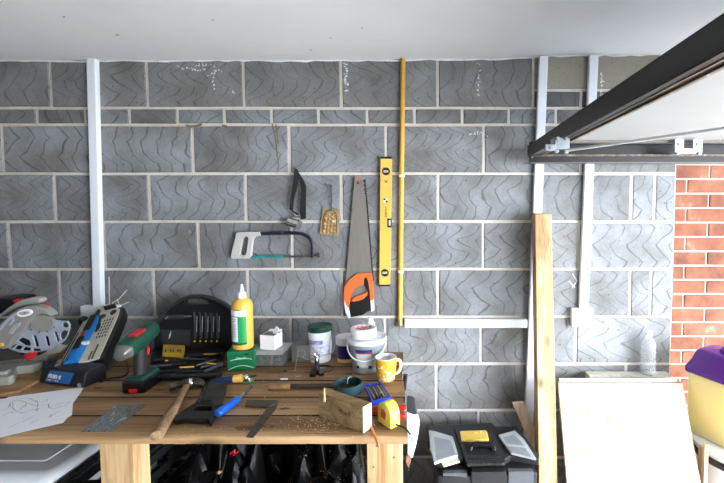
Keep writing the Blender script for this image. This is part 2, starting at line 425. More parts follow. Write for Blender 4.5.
# ragged paint line where the ceiling meets the blocks
mb = MB(); pts = []
for i in range(90):
    t = i/89; x = -2.5+t*3.6
    zc = [zc for xx, zc in xs if xx <= x][-1]; nx = [q for q in xs if q[0] > x][0]; pv = [q for q in xs if q[0] <= x][-1]
    zc = pv[1]+(nx[1]-pv[1])*(x-pv[0])/(nx[0]-pv[0])
    pts.append((x, -.002, zc-.002+rnd.uniform(-.004, .003)))
mb.tube(pts, [rnd.uniform(.002, .005) for _ in pts], 6)
o = mb.build('trim_1', m_ceil, None, origin=(0, 0, 0)); structure(o)
mb = MB()
for px, py, l in [(116, 35, 3), (63, 17, 2), (361, 28, 2), (310, 50, 2), (212, 20, 1.5), (540, 42, 2), (330, 38, 1.5)]:
    zc = cz(300, 60.4) if px < 500 else cz(600, 55)
    p = atZ(px, py, zc-.0035); mb.tube([p, p+V((.002*l, .001, .0003)), p+V((.0035*l, .0, 0))], .0013, 5)
mb.build('chip', m_stain, ceil)
structure(MB().box(-2.75, 8, -6, 3, -.1, 0).build('floor', m_floor, None, origin=(0, 0, 0)))
structure(MB().box(-2.72, XL, -3.45, .1, 0, 2.4).build('wall_left', m_paint, None, origin=(0, 0, 0)))
structure(MB().box(-2.72, 1.62, -3.5, -3.4, 0, 2.45).build('wall_front', m_paint, None, origin=(0, 0, 0)))
structure(MB().box(1.52, 1.62, -3.45, .2, 2.12, 2.45).build('trim_2', m_paint, None, origin=(0, 0, 0)))

# ------------------------------------------------------------------ light: overcast daylight through the open garage doorway on the right
w = bpy.data.worlds.new('sky'); S.world = w; w.use_nodes = True; nt = w.node_tree
bg = nt.nodes['Background']; tc = nn(nt, 'ShaderNodeTexCoord'); sp = nn(nt, 'ShaderNodeSeparateXYZ'); nt.links.new(tc.outputs['Generated'], sp.inputs[0])
rp = ramp(nt, [(0.0, (.80, .86, .95)), (.5, (.92, .965, 1.0)), (1.0, (.78, .88, 1.0))])
nt.links.new(sp.outputs['Z'], rp.inputs['Fac']); nt.links.new(rp.outputs[0], bg.inputs['Color'])
# hazy bright patch of sky round to the right, where the sun sits behind thin cloud
nv = nn(nt, 'ShaderNodeVectorMath', operation='DOT_PRODUCT'); nv.inputs[1].default_value = V((.53, -.79, .31)).normalized(); nt.links.new(tc.outputs['Generated'], nv.inputs[0])
m0 = nn(nt, 'ShaderNodeMath', operation='MAXIMUM'); m0.inputs[1].default_value = 0; nt.links.new(nv.outputs['Value'], m0.inputs[0])
m1 = nn(nt, 'ShaderNodeMath', operation='POWER'); m1.inputs[1].default_value = 7; nt.links.new(m0.outputs[0], m1.inputs[0])
m2 = nn(nt, 'ShaderNodeMath', operation='MULTIPLY_ADD'); m2.inputs[1].default_value = 13.0; m2.inputs[2].default_value = 3.2; nt.links.new(m1.outputs[0], m2.inputs[0])
nt.links.new(m2.outputs[0], bg.inputs['Strength'])
ld = bpy.data.lights.new('doorway_daylight', 'AREA'); ld.shape = 'RECTANGLE'; ld.size = 2.12; ld.size_y = 3.6; ld.cycles.is_portal = True
lo = bpy.data.objects.new('doorway_daylight', ld); COL.objects.link(lo); lo.location = (1.60, -1.6, 1.06); lo.rotation_euler = (0, PI/2, 0)
sd = bpy.data.lights.new('sun', 'SUN'); sd.energy = 5.0; sd.angle = .02; sd.color = (1, .95, .86)
so = bpy.data.objects.new('sun', sd); COL.objects.link(so); so.rotation_euler = V((.30, .62, -.72)).to_track_quat('-Z', 'Y').to_euler()
S.view_settings.view_transform = 'Standard'; S.view_settings.look = 'None'; S.view_settings.exposure = 1.6; S.view_settings.gamma = 1.0
# ================================================================== fixtures on the wall
def wall_bar(px0, py0, px1, py1, w, d, y1=0.0):
    """box-section bar on the wall between two pixels of the wall plane"""
    a, b = atY(px0, py0, y1-d), atY(px1, py1, y1-d); t = (b-a).normalized(); n = V((-t.z, 0, t.x))*w/2; yv = V((0, d, 0))
    return [a-n, a+n, a+n+yv, a-n+yv], [b-n, b+n, b+n+yv, b-n+yv]
def bar(mb, *a):
    p, q = wall_bar(*a); mb.hexa(p+q); return mb
m_trunk = M('white_trunking', (226, 230, 236), .4, var=.02)
def trunking(label, segs, box=None, w=.041, d=.026):
    t = thing('cable_trunking', label, 'cable trunking', atY(segs[0][2], segs[0][3]), group=None)
    for s in segs:
        bar(MB(), *s, w, d, -.0015).build('trunking_body', m_trunk, t, bevel=.003)
        bar(MB(), *s, w*.86, d+.0012, -.0015).build('lid', m_trunk, t, bevel=.002)
    if box:
        x0, y0, x1, y1, dd = box; a, b = atY(x0, y1, -dd), atY(x1, y0, -dd)
        MB().box(a.x, b.x, -dd, -.0015, a.z, b.z).build('junction_box', m_white, t, bevel=.003)
        mb = MB()
        for sx in (.5,): mb.cyl((a.x+(b.x-a.x)*sx, -dd-.001, (a.z+b.z)/2), (a.x+(b.x-a.x)*sx, -dd+.002, (a.z+b.z)/2), .003, n=10)
        mb.build('screw', m_grey, t)
    return t
trunking('white vertical cable trunking on the left of the wall, ending behind the tool case', [(90.5, 57.5, 97.0, 310)], (80.5, 306, 117, 320, .032))
trunking('white vertical trunking with a square junction box at its foot', [(594.3, 54.5, 584, 309)], (572, 308.5, 593.5, 327, .034))
trunking('white vertical trunking partly hidden behind the leaning timber post', [(544, 56, 525, 520)], None)
t = thing('cable_trunking', 'white horizontal trunking running right from the foot of the yellow pipe', 'cable trunking', atY(466, 324))
bar(MB(), 404.5, 323.8, 527.5, 323.8, .041, .024, -.0015).build('trunking_body', m_trunk, t, bevel=.003)
bar(MB(), 405, 323.8, 527, 323.8, .034, .0255, -.0015).build('lid', m_trunk, t, bevel=.002)
m_pipe = M('yellow_pipe', (206, 160, 62), .45, var=.16, vs=30, stretch=(1, 1, .3))
t = thing('gas_pipe', 'thin yellow pipe running down the wall beside the yellow spirit level', 'pipe', atY(400, 324))
top, bot = atY(403, 57.5, -.014), atY(400, 324, -.014)
MB().tube([top+V((0, .02, .02)), top, top.lerp(bot, .5), bot], .0112, 14).build('pipe', m_pipe, t)
for py in (173.5, 270):
    f = (py-57.5)/(324-57.5); c = top.lerp(bot, f); d = (bot-top).normalized()
    mb = MB(); mb.cyl(c-d*.006, c+d*.006, .0135, n=18); mb.box(c.x-.008, c.x+.008, -.012, -.001, c.z-.006, c.z+.006)
    mb.build('pipe_clip', m_white, t)
mb = MB(); c = bot; mb.cyl(c+V((0, 0, -.004)), c+V((0, 0, .022)), .0145, n=18); mb.tube([c, c+V((-.012, 0, -.004)), c+V((-.022, .012, -.004))], .010, 10)
mb.build('elbow_fitting', M('brass_fitting', (150, 138, 96), .45, .5), t)

# ================================================================== tools hanging on the wall
def nail(px, py, y0=-.05, label=None):
    p = atY(px, py, -.02); mb = MB(); mb.cyl((p.x, .002, p.z), (p.x, y0, p.z+.004), .0017, n=8); mb.cyl((p.x, y0, p.z+.004), (p.x, y0-.002, p.z+.004), .004, n=10)
    return mb
# hacksaw
t = thing('hacksaw', 'hacksaw with pale grey handle and dark blue bow frame hanging on the wall', 'hacksaw', atY(275, 258, -.02))
q = lambda pts, y: px_poly(pts, 220, 160, 4.39, y)
MB().plate([q([(72, 319), (120, 316), (172, 316), (178, 331), (150, 338), (141, 350), (133, 425), (125, 433), (54, 434), (47, 426), (50, 405)], -.035),
            q([(97, 345), (108, 337), (121, 338), (125, 347), (115, 412), (106, 420), (88, 420), (84, 410)], -.035)], (0, .022, 0)).build('handle', M('pale_grey_paint', (186, 186, 180), .4, var=.05), t, bevel=.003)
bow = [atY(220+x/4.39, 160+y/4.39, -.024) for x, y in [(160, 324), (200, 323), (260, 321), (330, 321), (368, 326), (392, 341), (404, 364), (407, 395), (407, 428)]]
MB().tube(spline(bow, 5), .0078, 12, flat=.75, up=(0, 1, 0)).build('bow_frame', M('navy_paint', (24, 29, 42), .4, var=.1), t)
bl = [atY(220+x/4.39, 160+y/4.39, -.024) for x, y in [(128, 426), (418, 423)]]
mb = MB(); d = bl[1]-bl[0]; mb.hexa([bl[0]+V((0, -.001, -.006)), bl[0]+d*.52+V((0, -.001, -.006)), bl[0]+d*.52+V((0, .001, -.006)), bl[0]+V((0, .001, -.006)), bl[0]+V((0, -.001, .006)), bl[0]+d*.52+V((0, -.001, .006)), bl[0]+d*.52+V((0, .001, .006)), bl[0]+V((0, .001, .006))])
mb.build('saw_blade', M('worn_teal_paint', (40, 128, 128), .5, vs=45, stops=[(.3, (70, 66, 60)), (.45, (38, 120, 122)), (.7, (60, 150, 146))]), t, label='teal painted stretch of hacksaw blade')
mb = MB(); a = bl[0]+d*.52; mb.hexa([a+V((0, -.001, -.0055)), bl[1]+V((0, -.001, -.005)), bl[1]+V((0, .001, -.005)), a+V((0, .001, -.0055)), a+V((0, -.001, .0055)), bl[1]+V((0, -.001, .004)), bl[1]+V((0, .001, .004)), a+V((0, .001, .0055))])
mb.build('saw_blade', m_steeld, t, label='bare rusty end of hacksaw blade')
mb = MB(); c = atY(220+424/4.39, 160+417/4.39, -.024); mb.cyl(c-V((.012, 0, 0)), c+V((.004, 0, 0)), .006, n=10); mb.obox(c+V((.008, 0, .005)), (.012, .004, .012), Matrix.Rotation(.5, 3, 'Y')); mb.obox(c+V((.008, 0, -.006)), (.012, .004, .012), Matrix.Rotation(-.4, 3, 'Y'))
mb.build('wing_nut', M('rusty_metal', (84, 58, 46), .7, .4, var=.3), t)
for px, py in ((284, 232.6),): tag(nail(px, py, -.045).build('nail', m_steeld), 'nail holding up the bow of the hacksaw', 'nail')
# black strap with chrome clamp
t = thing('hanging_strap', 'black fabric strap with a chrome clamp end hanging from the wall', 'strap', atY(297, 225, -.02))
q = lambda pts, y: px_poly(pts, 220, 160, 4.39, y)
m_fab = M('black_webbing', (26, 26, 26), .85, var=.3, vs=60, bump=.4, bs=200)
MB().plate([q([(329, 36), (338, 40), (347, 60), (342, 110), (330, 150), (322, 185), (320, 222), (345, 236), (336, 241), (304, 216), (308, 170), (320, 100), (324, 55)], -.030)], (0, .006, 0)).build('strap_loop', m_fab, t, bevel=.0015)
MB().plate([q([(337, 45), (350, 62), (366, 88), (378, 116), (376, 180), (377, 256), (358, 262), (350, 235), (352, 180), (357, 130), (346, 85)], -.024)], (0, .006, 0)).build('strap_loop', m_fab, t, bevel=.0015)
g = lambda x, y, yy: atY(220+x/4.39, 160+y/4.39, yy)
mb = MB(); mb.cyl(g(301, 270, -.030), g(343, 284, -.036), .0205, n=20); mb.cyl(g(322, 256, -.022), g(354, 262, -.026), .010, n=16); mb.cyl(g(336, 282, -.034), g(349, 286, -.038), .0215, n=20); mb.tube([g(325, 232, -.024), g(335, 245, -.022), g(352, 238, -.022)], .004, 8)
mb.build('clamp', m_chrome, t)
tag(nail(295.4, 168.3, -.04).build('nail', m_steeld), 'nail at the top of the hanging black strap', 'nail')
# gold textured panel on a wire hook
t = thing('foil_panel', 'small gold foil panel with crinkled surface hanging from a nail', 'panel', atY(330, 233, -.02))
fp = M('gold_foil', (176, 142, 96), .36, .35, vs=45, bump=1.0, bs=60, stops=[(.3, (96, 72, 44)), (.5, (168, 138, 92)), (.72, (226, 208, 172))])
P = q([(450, 214), (527, 219), (518, 332), (436, 324)], -.011)
MB().plate([P], (0, .009, 0)).build('backing', M('gold_card', (158, 130, 86), .6, vs=30), t, bevel=.001)
mb = MB()                                                     # crumpled blobs inside the arch
for r_ in range(6):
    for c_ in range(4):
        u, v = (c_+.5+rnd.uniform(-.25, .25))/4*.72+.14, (r_+.5+rnd.uniform(-.25, .25))/6*.78+.06
        a = P[3].lerp(P[2], u); b = P[0].lerp(P[1], u); mb.sphere(a.lerp(b, v), rnd.uniform(.006, .0105), 8, (1, .45, 1))
mb.build('foil', fp, t)
def gp(x, y, yy): return atY(220+x/4.39, 160+y/4.39, yy)
MB().tube(spline([gp(452, 300, -.0135), gp(456, 245, -.0135), gp(470, 226, -.0135), gp(486, 221, -.0135), (gp(503, 227, -.0135)), gp(512, 250, -.0135), gp(510, 320, -.0135)], 5), .0016, 6).build('wire_arch', m_dark, t)
MB().tube([gp(487, 112, -.016), gp(490, 150, -.015), gp(488, 224, -.014)],   .0034, 8).build('hook', M('dark_hook', (60, 60, 62), .5, .5), t)
tag(nail(331, 185.5, -.04).build('nail', m_steeld), 'nail above the gold foil panel', 'nail')
# hand saw
t = thing('hand_saw', 'hand saw with wide steel blade and orange and black handle hanging on the wall', 'hand saw', atY(358, 315, -.03))
steel = M('saw_steel', (142, 135, 127), .42, .45, var=.10, vs=9, stretch=(4, 4, .8))
MB().plate([[atY(*p, -.018) for p in [(354.6, 178.5), (356.5, 176.6), (362.5, 178.2), (365.6, 181), (373.0, 276), (373.5, 300), (350, 305), (344.3, 296)]]], (0, .0018, 0)).build('saw_blade', steel, t, smooth=False)
MB().cyl(atY(358.4, 183.0, -.0184), atY(358.4, 183.0, -.0175), .007, n=14).build('hanging_hole', m_dark, t)
L0, L1 = atY(365.0, 179, -.019), atY(373.2, 281, -.019)
mb = MB(); dz = L1-L0; n = 46; w = V((.0085, 0, .0006))
pl = [L0-w*.35]
for i in range(n):
    pl.append(L0+dz*((i+.1)/n)+w*.05); pl.append(L0+dz*((i+.6)/n)+w*(.55 if i > 3 else .3))
pl.append(L1-w*.35)
mb.plate([pl], (0, .0036, 0)); mb.build('saw_teeth', m_ink, t)
mb = MB()
for k in range(4): mb.sphere(atY(364.5+k*.4, 181+k*4.2, -.0205), .006-.0006*k, 8, (1, .35, 1.2))
mb.build('teeth_guard', m_dark, t)
MB().plate([[atY(355.6, 176.6, -.020), atY(361.4, 177.6, -.020), atY(361, 180.4, -.020), atY(355.2, 179.4, -.020)]], (0, .004, 0)).build('tip_cap', M('faded_red_tape', (178, 104, 88), .6), t)
q = lambda pts, y: px_poly(pts, 340, 255, 6.9, y)
MB().plate([q([(115, 128), (160, 126), (218, 124), (224, 180), (230, 310), (208, 314), (206, 250), (194, 184), (186, 160), (176, 150), (166, 162), (162, 205), (130, 210), (98, 234), (74, 272), (66, 330), (62, 365), (48, 357), (27, 304), (30, 225), (58, 180)], -.030)], (0, .027, 0)).build('handle', m_orange, t, bevel=.003)
MB().plate([q([(78, 309), (104, 290), (150, 272), (190, 253), (186, 280), (160, 305), (120, 320), (86, 324)], -.032)], (0, .028, 0)).build('handle_grip', m_orange, t, bevel=.004)
MB().plate([q([(68, 330), (86, 324), (120, 320), (160, 305), (186, 280), (190, 248), (170, 208), (165, 170), (176, 152), (187, 162), (195, 190), (206, 252), (210, 382), (150, 416), (74, 430), (60, 368)], -.028)], (0, .024, 0)).build('handle_insert', m_black, t, bevel=.003)
MB().plate([q([(27, 305), (48, 358), (61, 366), (73, 434), (58, 440), (38, 400), (29, 350)], -.029)], (0, .026, 0)).build('handle_edge', m_white, t, bevel=.002, label='white lower edge of saw handle')
MB().plate([q([(209, 313), (229, 310), (231, 386), (214, 394)], -.029)], (0, .026, 0)).build('handle_edge', m_white, t, bevel=.002, label='white lower edge of saw handle')
tag(nail(358.4, 182.6, -.045).build('nail', m_steeld), 'nail through the tip of the hand saw', 'nail')
# spirit level
t = thing('spirit_level', 'yellow spirit level with three vials hanging upright beside the yellow pipe', 'spirit level', atY(385, 286, -.02))
m_lev = M('level_yellow', (222, 178, 84), .42, var=.05, vs=8)
yF = -.0245
C4 = [atY(*p, yF) for p in [(380.6, 158.5), (391.6, 158.5), (389.8, 285), (379.4, 285)]]
def holep(px, py, r): return [atY(px+r*math.cos(2*PI*i/24), py+r*math.sin(2*PI*i/24), yF) for i in range(24)]
vz = [(386.0, 171.4, 3.7), (384.9, 272.8, 3.7)]
notch = [atY(*p, yF) for p in [(391.2, 218.4), (387.2, 218.6), (387.0, 227.6), (391.0, 227.8)]]
MB().plate([[C4[0], C4[1]]+[notch[0], notch[1], notch[2], notch[3]]+[C4[2], C4[3]], *[holep(*v) for v in vz]], (0, .022, 0)).build('level_body', m_lev, t, bevel=.0012)
for a, b in ((156.8, 158.8), (284.6, 286.4)):
    f = (a-158.5)/126.5
    xl, xr = 380.6-1.2*f, 391.6-1.8*f
    p0, p1 = atY(xl-.2, b, yF-.001), atY(xr+.2, a, yF-.001)
    MB().box(p0.x, p1.x, yF-.001, yF+.023, p0.z, p1.z).build('end_cap', m_black, t, bevel=.001)
for (x, y, r) in vz:
    c = atY(x, y, yF)
    mb = MB(); mb.lathe([(.0150, 0), (.0172, -.001), (.0185, .002), (.0185, .012), (.0150, .012), (.0150, 0)], c+V((0, -.0015, 0)), (0, 1, 0), 28); vh = mb.build('vial_housing', m_black, t)
    MB().cyl(c+V((0, .008, 0)), c+V((0, .012, 0)), .0152, n=24).build('housing_back', m_dark, vh)
    mb = MB(); mb.cyl(c+V((-.011, .003, 0)), c+V((.011, .003, 0)), .0062, n=14); mb.build('vial', M('vial_liquid', (176, 178, 160), .1, var=.1), vh)
mb = MB(); mb.box(notch[1].x, notch[0].x-.001, yF+.001, yF+.021, notch[2].z+.0008, notch[0].z-.0008); vh = mb.build('vial_housing', m_black, t)
c = (notch[0]+notch[2])/2; MB().cyl(c+V((.002, -.001, -.013)), c+V((.002, -.001, .013)), .0052, n=12).build('vial', M('vial_liquid', (176, 178, 160)), vh)
c = atY(386.2, 181.5, yF); MB().lathe([(.0052, 0), (.0052, .0015), (.002, .0015), (.002, .0005)], c+V((0, -.0012, 0)), (0, 1, 0), 16).build('rivet', m_steel, t)
for (dx, dz, mm) in ((-1, 1, m_ink), (1, 1, m_paper), (-1, -1, m_paper), (1, -1, m_ink)):
    c = atY(385.6, 200.4, yF)+V((dx*.0048, 0, dz*.0048)); MB().box(c.x-.0046, c.x+.0046, yF-.0006, yF+.001, c.z-.0046, c.z+.0046).build('checker_logo', mm, t)
writing('CALIBRE', .0135, atY(385.7, 212, yF-.0004), (0, 0, -1), (1, 0, 0), m_ink, t)
for px, py in ((386, 171.4),): tag(nail(px, py-2.0, -.036).build('nail', m_steeld), 'nail inside the top vial hole of the spirit level', 'nail')

# ================================================================== raised garage door
t = thing('garage_door', 'raised up-and-over garage door with black steel frame and white panel, overhead at right', 'garage door', (1.4, -1.2, 1.77))
m_blk = M('black_painted_steel', (17, 16, 16), .38, .2, var=.15, vs=6)
m_brn = M('weathered_black_steel', (74, 64, 55), .5, .3, vs=10, stretch=(6, .6, 6), stops=[(.3, (52, 44, 38)), (.55, (104, 92, 78)), (.75, (150, 138, 122))])
m_pan = M('white_door_panel', (158, 160, 160), .6, var=.03, vs=7, bump=.1, bs=400)
XC = .369; YB = -.125; YE = -3.2; XE = 2.55
MB().box(XC+.057, XE, YE, YB, 1.857, 1.866).build('door_panel', m_pan, t)
f = MB().box(XC, XC+.006, YE, YB+.04, 1.802, 1.848).build('front_rail', m_blk, t, bevel=.0015)
mb = MB(); mb.box(XC+.002, XC+.018, YE, YB+.04, 1.7995, 1.804); mb.box(XC, XC+.016, YE, YB+.04, 1.845, 1.850); mb.build('rail_flange', m_blk, f)
mb = MB(); mb.box(XC+.018, XC+.0215, YE, YB, 1.7975, 1.807); mb.box(XC+.0215, XC+.040, YE, YB, 1.8035, 1.808); mb.box(XC+.040, XC+.043, YE, YB, 1.7985, 1.808); mb.box(XC+.043, XC+.057, YE, YB, 1.8025, 1.808); mb.build('rail_channel', m_brn, f)
mb = MB(); mb.box(XC+.054, XC+.057, YE, YB, 1.808, 1.858); mb.build('rail_web', m_brn, f)
for i in range(16):
    mb = MB(); y = YB-.10-i*.11; mb.sphere((XC+.050, y, 1.8022), .0032, 8, (1, 1, .5)); mb.build('rivet', m_zinc, f)
s = MB().box(XC, XE, YB, YB+.006, 1.772, 1.862).build('side_rail', m_blk, t, bevel=.0012)
mb = MB(); mb.box(XC, XE, YB-.004, YB+.034, 1.7695, 1.7745); mb.build('rail_flange', M('grey_edge_steel', (84, 80, 78), .4, .4), s)
mb = MB(); mb.box(XC+.006, XE, YB-.022, YB, 1.7975, 1.8015); mb.box(XC+.006, XE, YB-.026, YB-.022, 1.7975, 1.806); mb.build('rail_channel', m_brn, s)
mb = MB(); mb.box(XC+.045, XE, YB-.10, YB-.06, 1.846, 1.857); mb.build('inner_flange', M('grey_brown_steel', (104, 98, 92), .5, .3, var=.15), s)
mb = MB(); mb.sphere((XC+.012, YB-.005, 1.7965), .0048, 10); mb.build('rivet', m_zinc, s)
# bracket at the corner, hinge plate along the rail, link rod
def dpt(px, py, z):                         # point of a given height seen at a pixel
    return atZ(px, py, z)
c = dpt(562, 143, 1.783)
mb = MB(); mb.box(c.x-.024, c.x+.024, c.y, c.y+.004, c.z-.019, c.z+.0175); mb.box(c.x-.024, c.x+.024, c.y, c.y+.05, c.z+.013, c.z+.0175); mb.box(c.x-.024, c.x-.020, c.y, c.y+.05, c.z-.018, c.z+.015)
mb.box(c.x-.052, c.x-.02, c.y-.004, c.y+.004, c.z-.024, c.z-.004)
br = mb.build('corner_bracket', m_zinc, t, bevel=.0012)
for dx, dz in ((-.016, -.026), (.014, -.028), (-.034, -.014), (.012, .014), (-.014, .014)): MB().cyl((c.x+dx, c.y-.008, c.z+dz), (c.x+dx, c.y+.01, c.z+dz), .0058, n=8).build('bolt', m_zinc, br)
r0 = dpt(566, 150.5, 1.766); r1 = dpt(724, 128.5, 1.766); r2 = r1+(r1-r0)*.5
MB().tube([r0, r0.lerp(r1, .25), r1, r2], .0075, 8, flat=.6, up=(0, 0, 1)).build('link_rod', M('bright_rod', (206, 210, 214), .4, .3), t)
h = dpt(688.5, 146, 1.828)
mb = MB(); mb.box(h.x-.056, h.x+.056, h.y-.002, h.y+.002, h.z-.028, h.z-.010); mb.box(h.x-.056, h.x-.02, h.y-.002, h.y+.002, h.z-.010, h.z+.029); mb.box(h.x+.018, h.x+.056, h.y-.002, h.y+.002, h.z-.010, h.z+.029)
mb.box(h.x-.056, h.x+.056, h.y, h.y+.045, h.z-.031, h.z-.027)
hp = mb.build('hinge_plate', m_zinc, t, bevel=.0012)
for dx in (-.052, .036): MB().cyl((h.x+dx, h.y-.006, h.z-.030), (h.x+dx+.012, h.y-.006, h.z-.034), .0062, n=8).build('bolt', m_zinc, hp)
for dx in (-.038, .036): MB().cyl((h.x+dx, h.y-.006, h.z+.008), (h.x+dx, h.y+.004, h.z+.008), .008, n=10).build('bolt', m_steeld, hp)
# ================================================================== workbench
wd1 = WOOD('bench_board', (106, 76, 47), (150, 114, 75), (182, 146, 104), 0, scale=.62)
wd2 = WOOD('bench_board_dark', (90, 64, 41), (130, 97, 64), (162, 126, 88), 0, scale=.62, off=(3, 1, 2))
wd3 = WOOD('bench_board_pale', (122, 89, 56), (166, 129, 88), (196, 160, 116), 0, scale=.62, off=(7, 4, 1))
wleg = WOOD('pale_timber', (160, 122, 78), (192, 156, 110), (212, 182, 138), 2, off=(2, 5, 3))
bench = thing('workbench', 'wooden workbench of rough brown boards on pale square timber legs', 'workbench', (-1.1, -.5, 0))
yy = [onB(300, p).y for p in (437.2, 415.6, 397.2, 380.6, 366.5)]+[-.105]
def bench_end(y):
    pts = [(onB(px, py).y, onB(px, py).x) for px, py in ((408, 437.2), (405.2, 416), (404, 390), (403, 372), (402.3, 356))]
    if y <= pts[0][0]: return pts[0][1]
    for (a, b), (c, d) in zip(pts[:-1], pts[1:]):
        if y <= c: return b+(d-b)*(y-a)/(c-a)
    return pts[-1][1]
ends = [onB(407.5, 437).x, onB(405.2, 410).x, onB(404.0, 388).x, onB(403.3, 375).x, onB(402.6, 362).x]
BL = -2.36
for i in range(5):
    y0, y1 = yy[i]+.0007, yy[i+1]-.0007
    n = 24; mb = MB(); R_ = []
    for k in range(n+1):
        xa = BL+(bench_end(y0)-[.0, .003, -.002, .004, 0][i]-BL)*k/n; xb = BL+(bench_end(y1)-[.0, .003, -.002, .004, 0][i]-BL)*k/n; dz = -rnd.uniform(0, .0012)
        j0, j1 = rnd.uniform(0, .0016), rnd.uniform(0, .0016)
        R_.append([(xa, y0+j0, BZ-.021), (xb, y1-j1, BZ-.021), (xb, y1-j1, BZ-.0015+dz), (xb, y1-j1-.003, BZ), (xa, y0+j0+.003, BZ), (xa, y0+j0, BZ-.003+dz)])
    mb.rings(R_); mb.bm.normal_update()
    ym = (y0+y1)/2
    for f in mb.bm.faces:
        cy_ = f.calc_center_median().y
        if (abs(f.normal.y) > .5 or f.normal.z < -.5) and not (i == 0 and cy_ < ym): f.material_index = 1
    kn = [[(247, 428, .026, .5), (268, 426.5, .016, .5), (352, 428, .012, .5), (192, 421.5, .008, .6)], [(284.5, 408.5, .011, .7), (112, 411, .010, .6), (230, 406, .006, .7)], [(160, 390, .014, .5), (98, 388, .012, .6)], [(349, 374, .010, .7), (308, 372.5, .008, .6), (255, 376, .007, .6)], []][i]
    pl_ = mb.build('plank', [[wd3, wd1, wd1, wd2, wd2][i], M('dark_joint_edge', (44, 32, 22), .9, var=.2)], bench)  # plank sides painted dark: gap shade and joint dirt in one colour
    for px, py, r_, k_ in kn:
        c_ = onB(px, py, .0004); ob = MB(); ob.plate([[c_+V((r_*1.5*math.cos(a)*(1+.12*math.sin(3*a)), r_*k_*math.sin(a), 0)) for a in [2*PI*j/20 for j in range(20)]]], (0, 0, .0002)); ob.build('knot', M('board_knot', (92, 62, 38), .7, vs=90, stops=[(.35, (62, 42, 26)), (.6, (118, 84, 54))], stretch=(1, 2.5, 1)), pl_)
lx = [(atY(100, 465, -.768).x, atY(133.5, 465, -.768).x), (atY(367, 465, -.768).x, atY(400.5, 465, -.768).x)]
def leg(x0, x1, y0, y1, z1=BZ-.0215): MB().box(x0, x1, y0, y1, 0, z1).build('leg', wleg, bench, bevel=.003)
for x0, x1 in lx: leg(x0, x1, -.768, -.695)
leg(-.32, -.22, -.18, -.115)
leg(BL+.05, BL+.15, -.768, -.695); leg(BL+.05, BL+.15, -.18, -.115)
MB().box(BL+.02, -.22, -.112, -.108, BZ-.11, BZ-.021).build('rail', wd2, bench)
MB().box(lx[0][0]-.006, lx[0][1]+.003, -.776, -.76, BZ-.0265, BZ-.0213).build('shim', wd1, bench)
for x in (-1.0, -.93): pass
for x, z in ((lx[1][0]+.02, .80), (lx[1][1]-.02, .83), (lx[1][0]+.03, .865)): MB().sphere((x, -.769, z), .0035, 8, (1, .4, 1)).build('screw_head', m_steeld, bench)
# sawdust and chips: nobody could count them
mb = MB()
spots = [(330, 425, 40, 10), (300, 420, 40, 14), (290, 388, 40, 12), (345, 440, 30, 4), (385, 395, 18, 6), (250, 432, 60, 8), (320, 376, 40, 6), (180, 432, 60, 8), (275, 405, 60, 20)]
for i in range(620):
    a, b, c, d = spots[rnd.choice([0, 0, 0, 1, 1, 2, 3, 3, 4, 5, 6, 7, 8])]
    px, py = a+rnd.gauss(0, .5)*c, b+rnd.gauss(0, .5)*d
    if not (62 < px < 402 and 360 < py < 436.5): continue
    p = onB(px, py, .0004); s_ = rnd.uniform(.0006, .0022)
    mb.obox(p+V((0, 0, .0004)), (s_*rnd.uniform(1, 2.6), s_, .0008), Matrix.Rotation(rnd.uniform(0, 6), 3, 'Z') @ Matrix.Rotation(rnd.uniform(-.3, .3), 3, 'X'))
tag(mb.build('sawdust', M('sawdust', (216, 184, 134), .9, var=.15)), 'pale sawdust and wood chips scattered over the bench boards', 'sawdust', kind='stuff')

# ------------------------------------------------------------------ mitre saw on its ply board, left end
ply = MB().plate([[onB(*p, .0005) for p in [(-75, 402), (0, 396.5), (20, 392.5), (40, 382), (45.5, 375), (45, 362), (-75, 362)]]], (0, 0, .0095)).build('plywood_offcut', WOOD('tan_ply', (126, 92, 56), (158, 120, 76), (176, 140, 94), 0, knots=False), bevel=.001)
tag(ply, 'tan plywood offcut lying under the grey mitre saw', 'plywood')
ZB = BZ+.0105
ms = thing('mitre_saw', 'grey mitre saw with slotted blade guard at the left end of the bench', 'mitre saw', onB(0, 385, .0105))
m_cast = M('cast_grey_green', (150, 152, 140), .5, var=.06, vs=12)
m_msg = M('mitre_grey', (142, 140, 134), .38, var=.05)
m_msl = M('guard_pale', (158, 166, 180), .35, var=.04)
def zB(px, py, dz=0): return onB(px, py, .0105+dz)
def up_plate(pts, z0, z1, name, mat, bevel=.003):
    P = [V((p.x, p.y, ZB+z0)) for p in [zB(*q) for q in pts]]
    return MB().plate([P], (0, 0, z1-z0)).build(name, mat, ms, bevel=bevel)
base = up_plate([(-80, 388), (-5, 387), (10, 385.5), (15, 383.5), (17.5, 375), (33, 373.5), (42, 371), (49, 362), (48, 352), (-80, 352)], 0, .034, 'base', m_cast, .006)
up_plate([(-80, 386), (-8, 385), (8, 383), (12, 380), (-80, 377)], .030, .046, 'front_foot', m_cast, .005)
up_plate([(-80, 374), (0, 373), (24, 370.5), (31, 364), (28, 358.5), (-80, 356)], .034, .048, 'turntable', M('worn_table_metal', (112, 108, 100), .4, .5, var=.2, vs=14), .003)
fy = -.335
fc = [atY(*p, fy) for p in [(30, 369.5), (47.5, 368.5), (48.5, 352.5), (40, 351), (30.5, 356)]]
MB().plate([fc], (0, .035, 0)).build('fence', m_cast, ms, bevel=.004)
fb = [atY(*p, -.335) for p in [(47, 355), (60, 352.5), (64.5, 346.5), (47.5, 344.5)]]
MB().plate([fb], (0, .02, 0)).build('fence', M('bare_aluminium', (196, 190, 176), .4, .3), ms, bevel=.003)
q = lambda pts, y: px_poly(pts, 0, 290, 8.04, y)
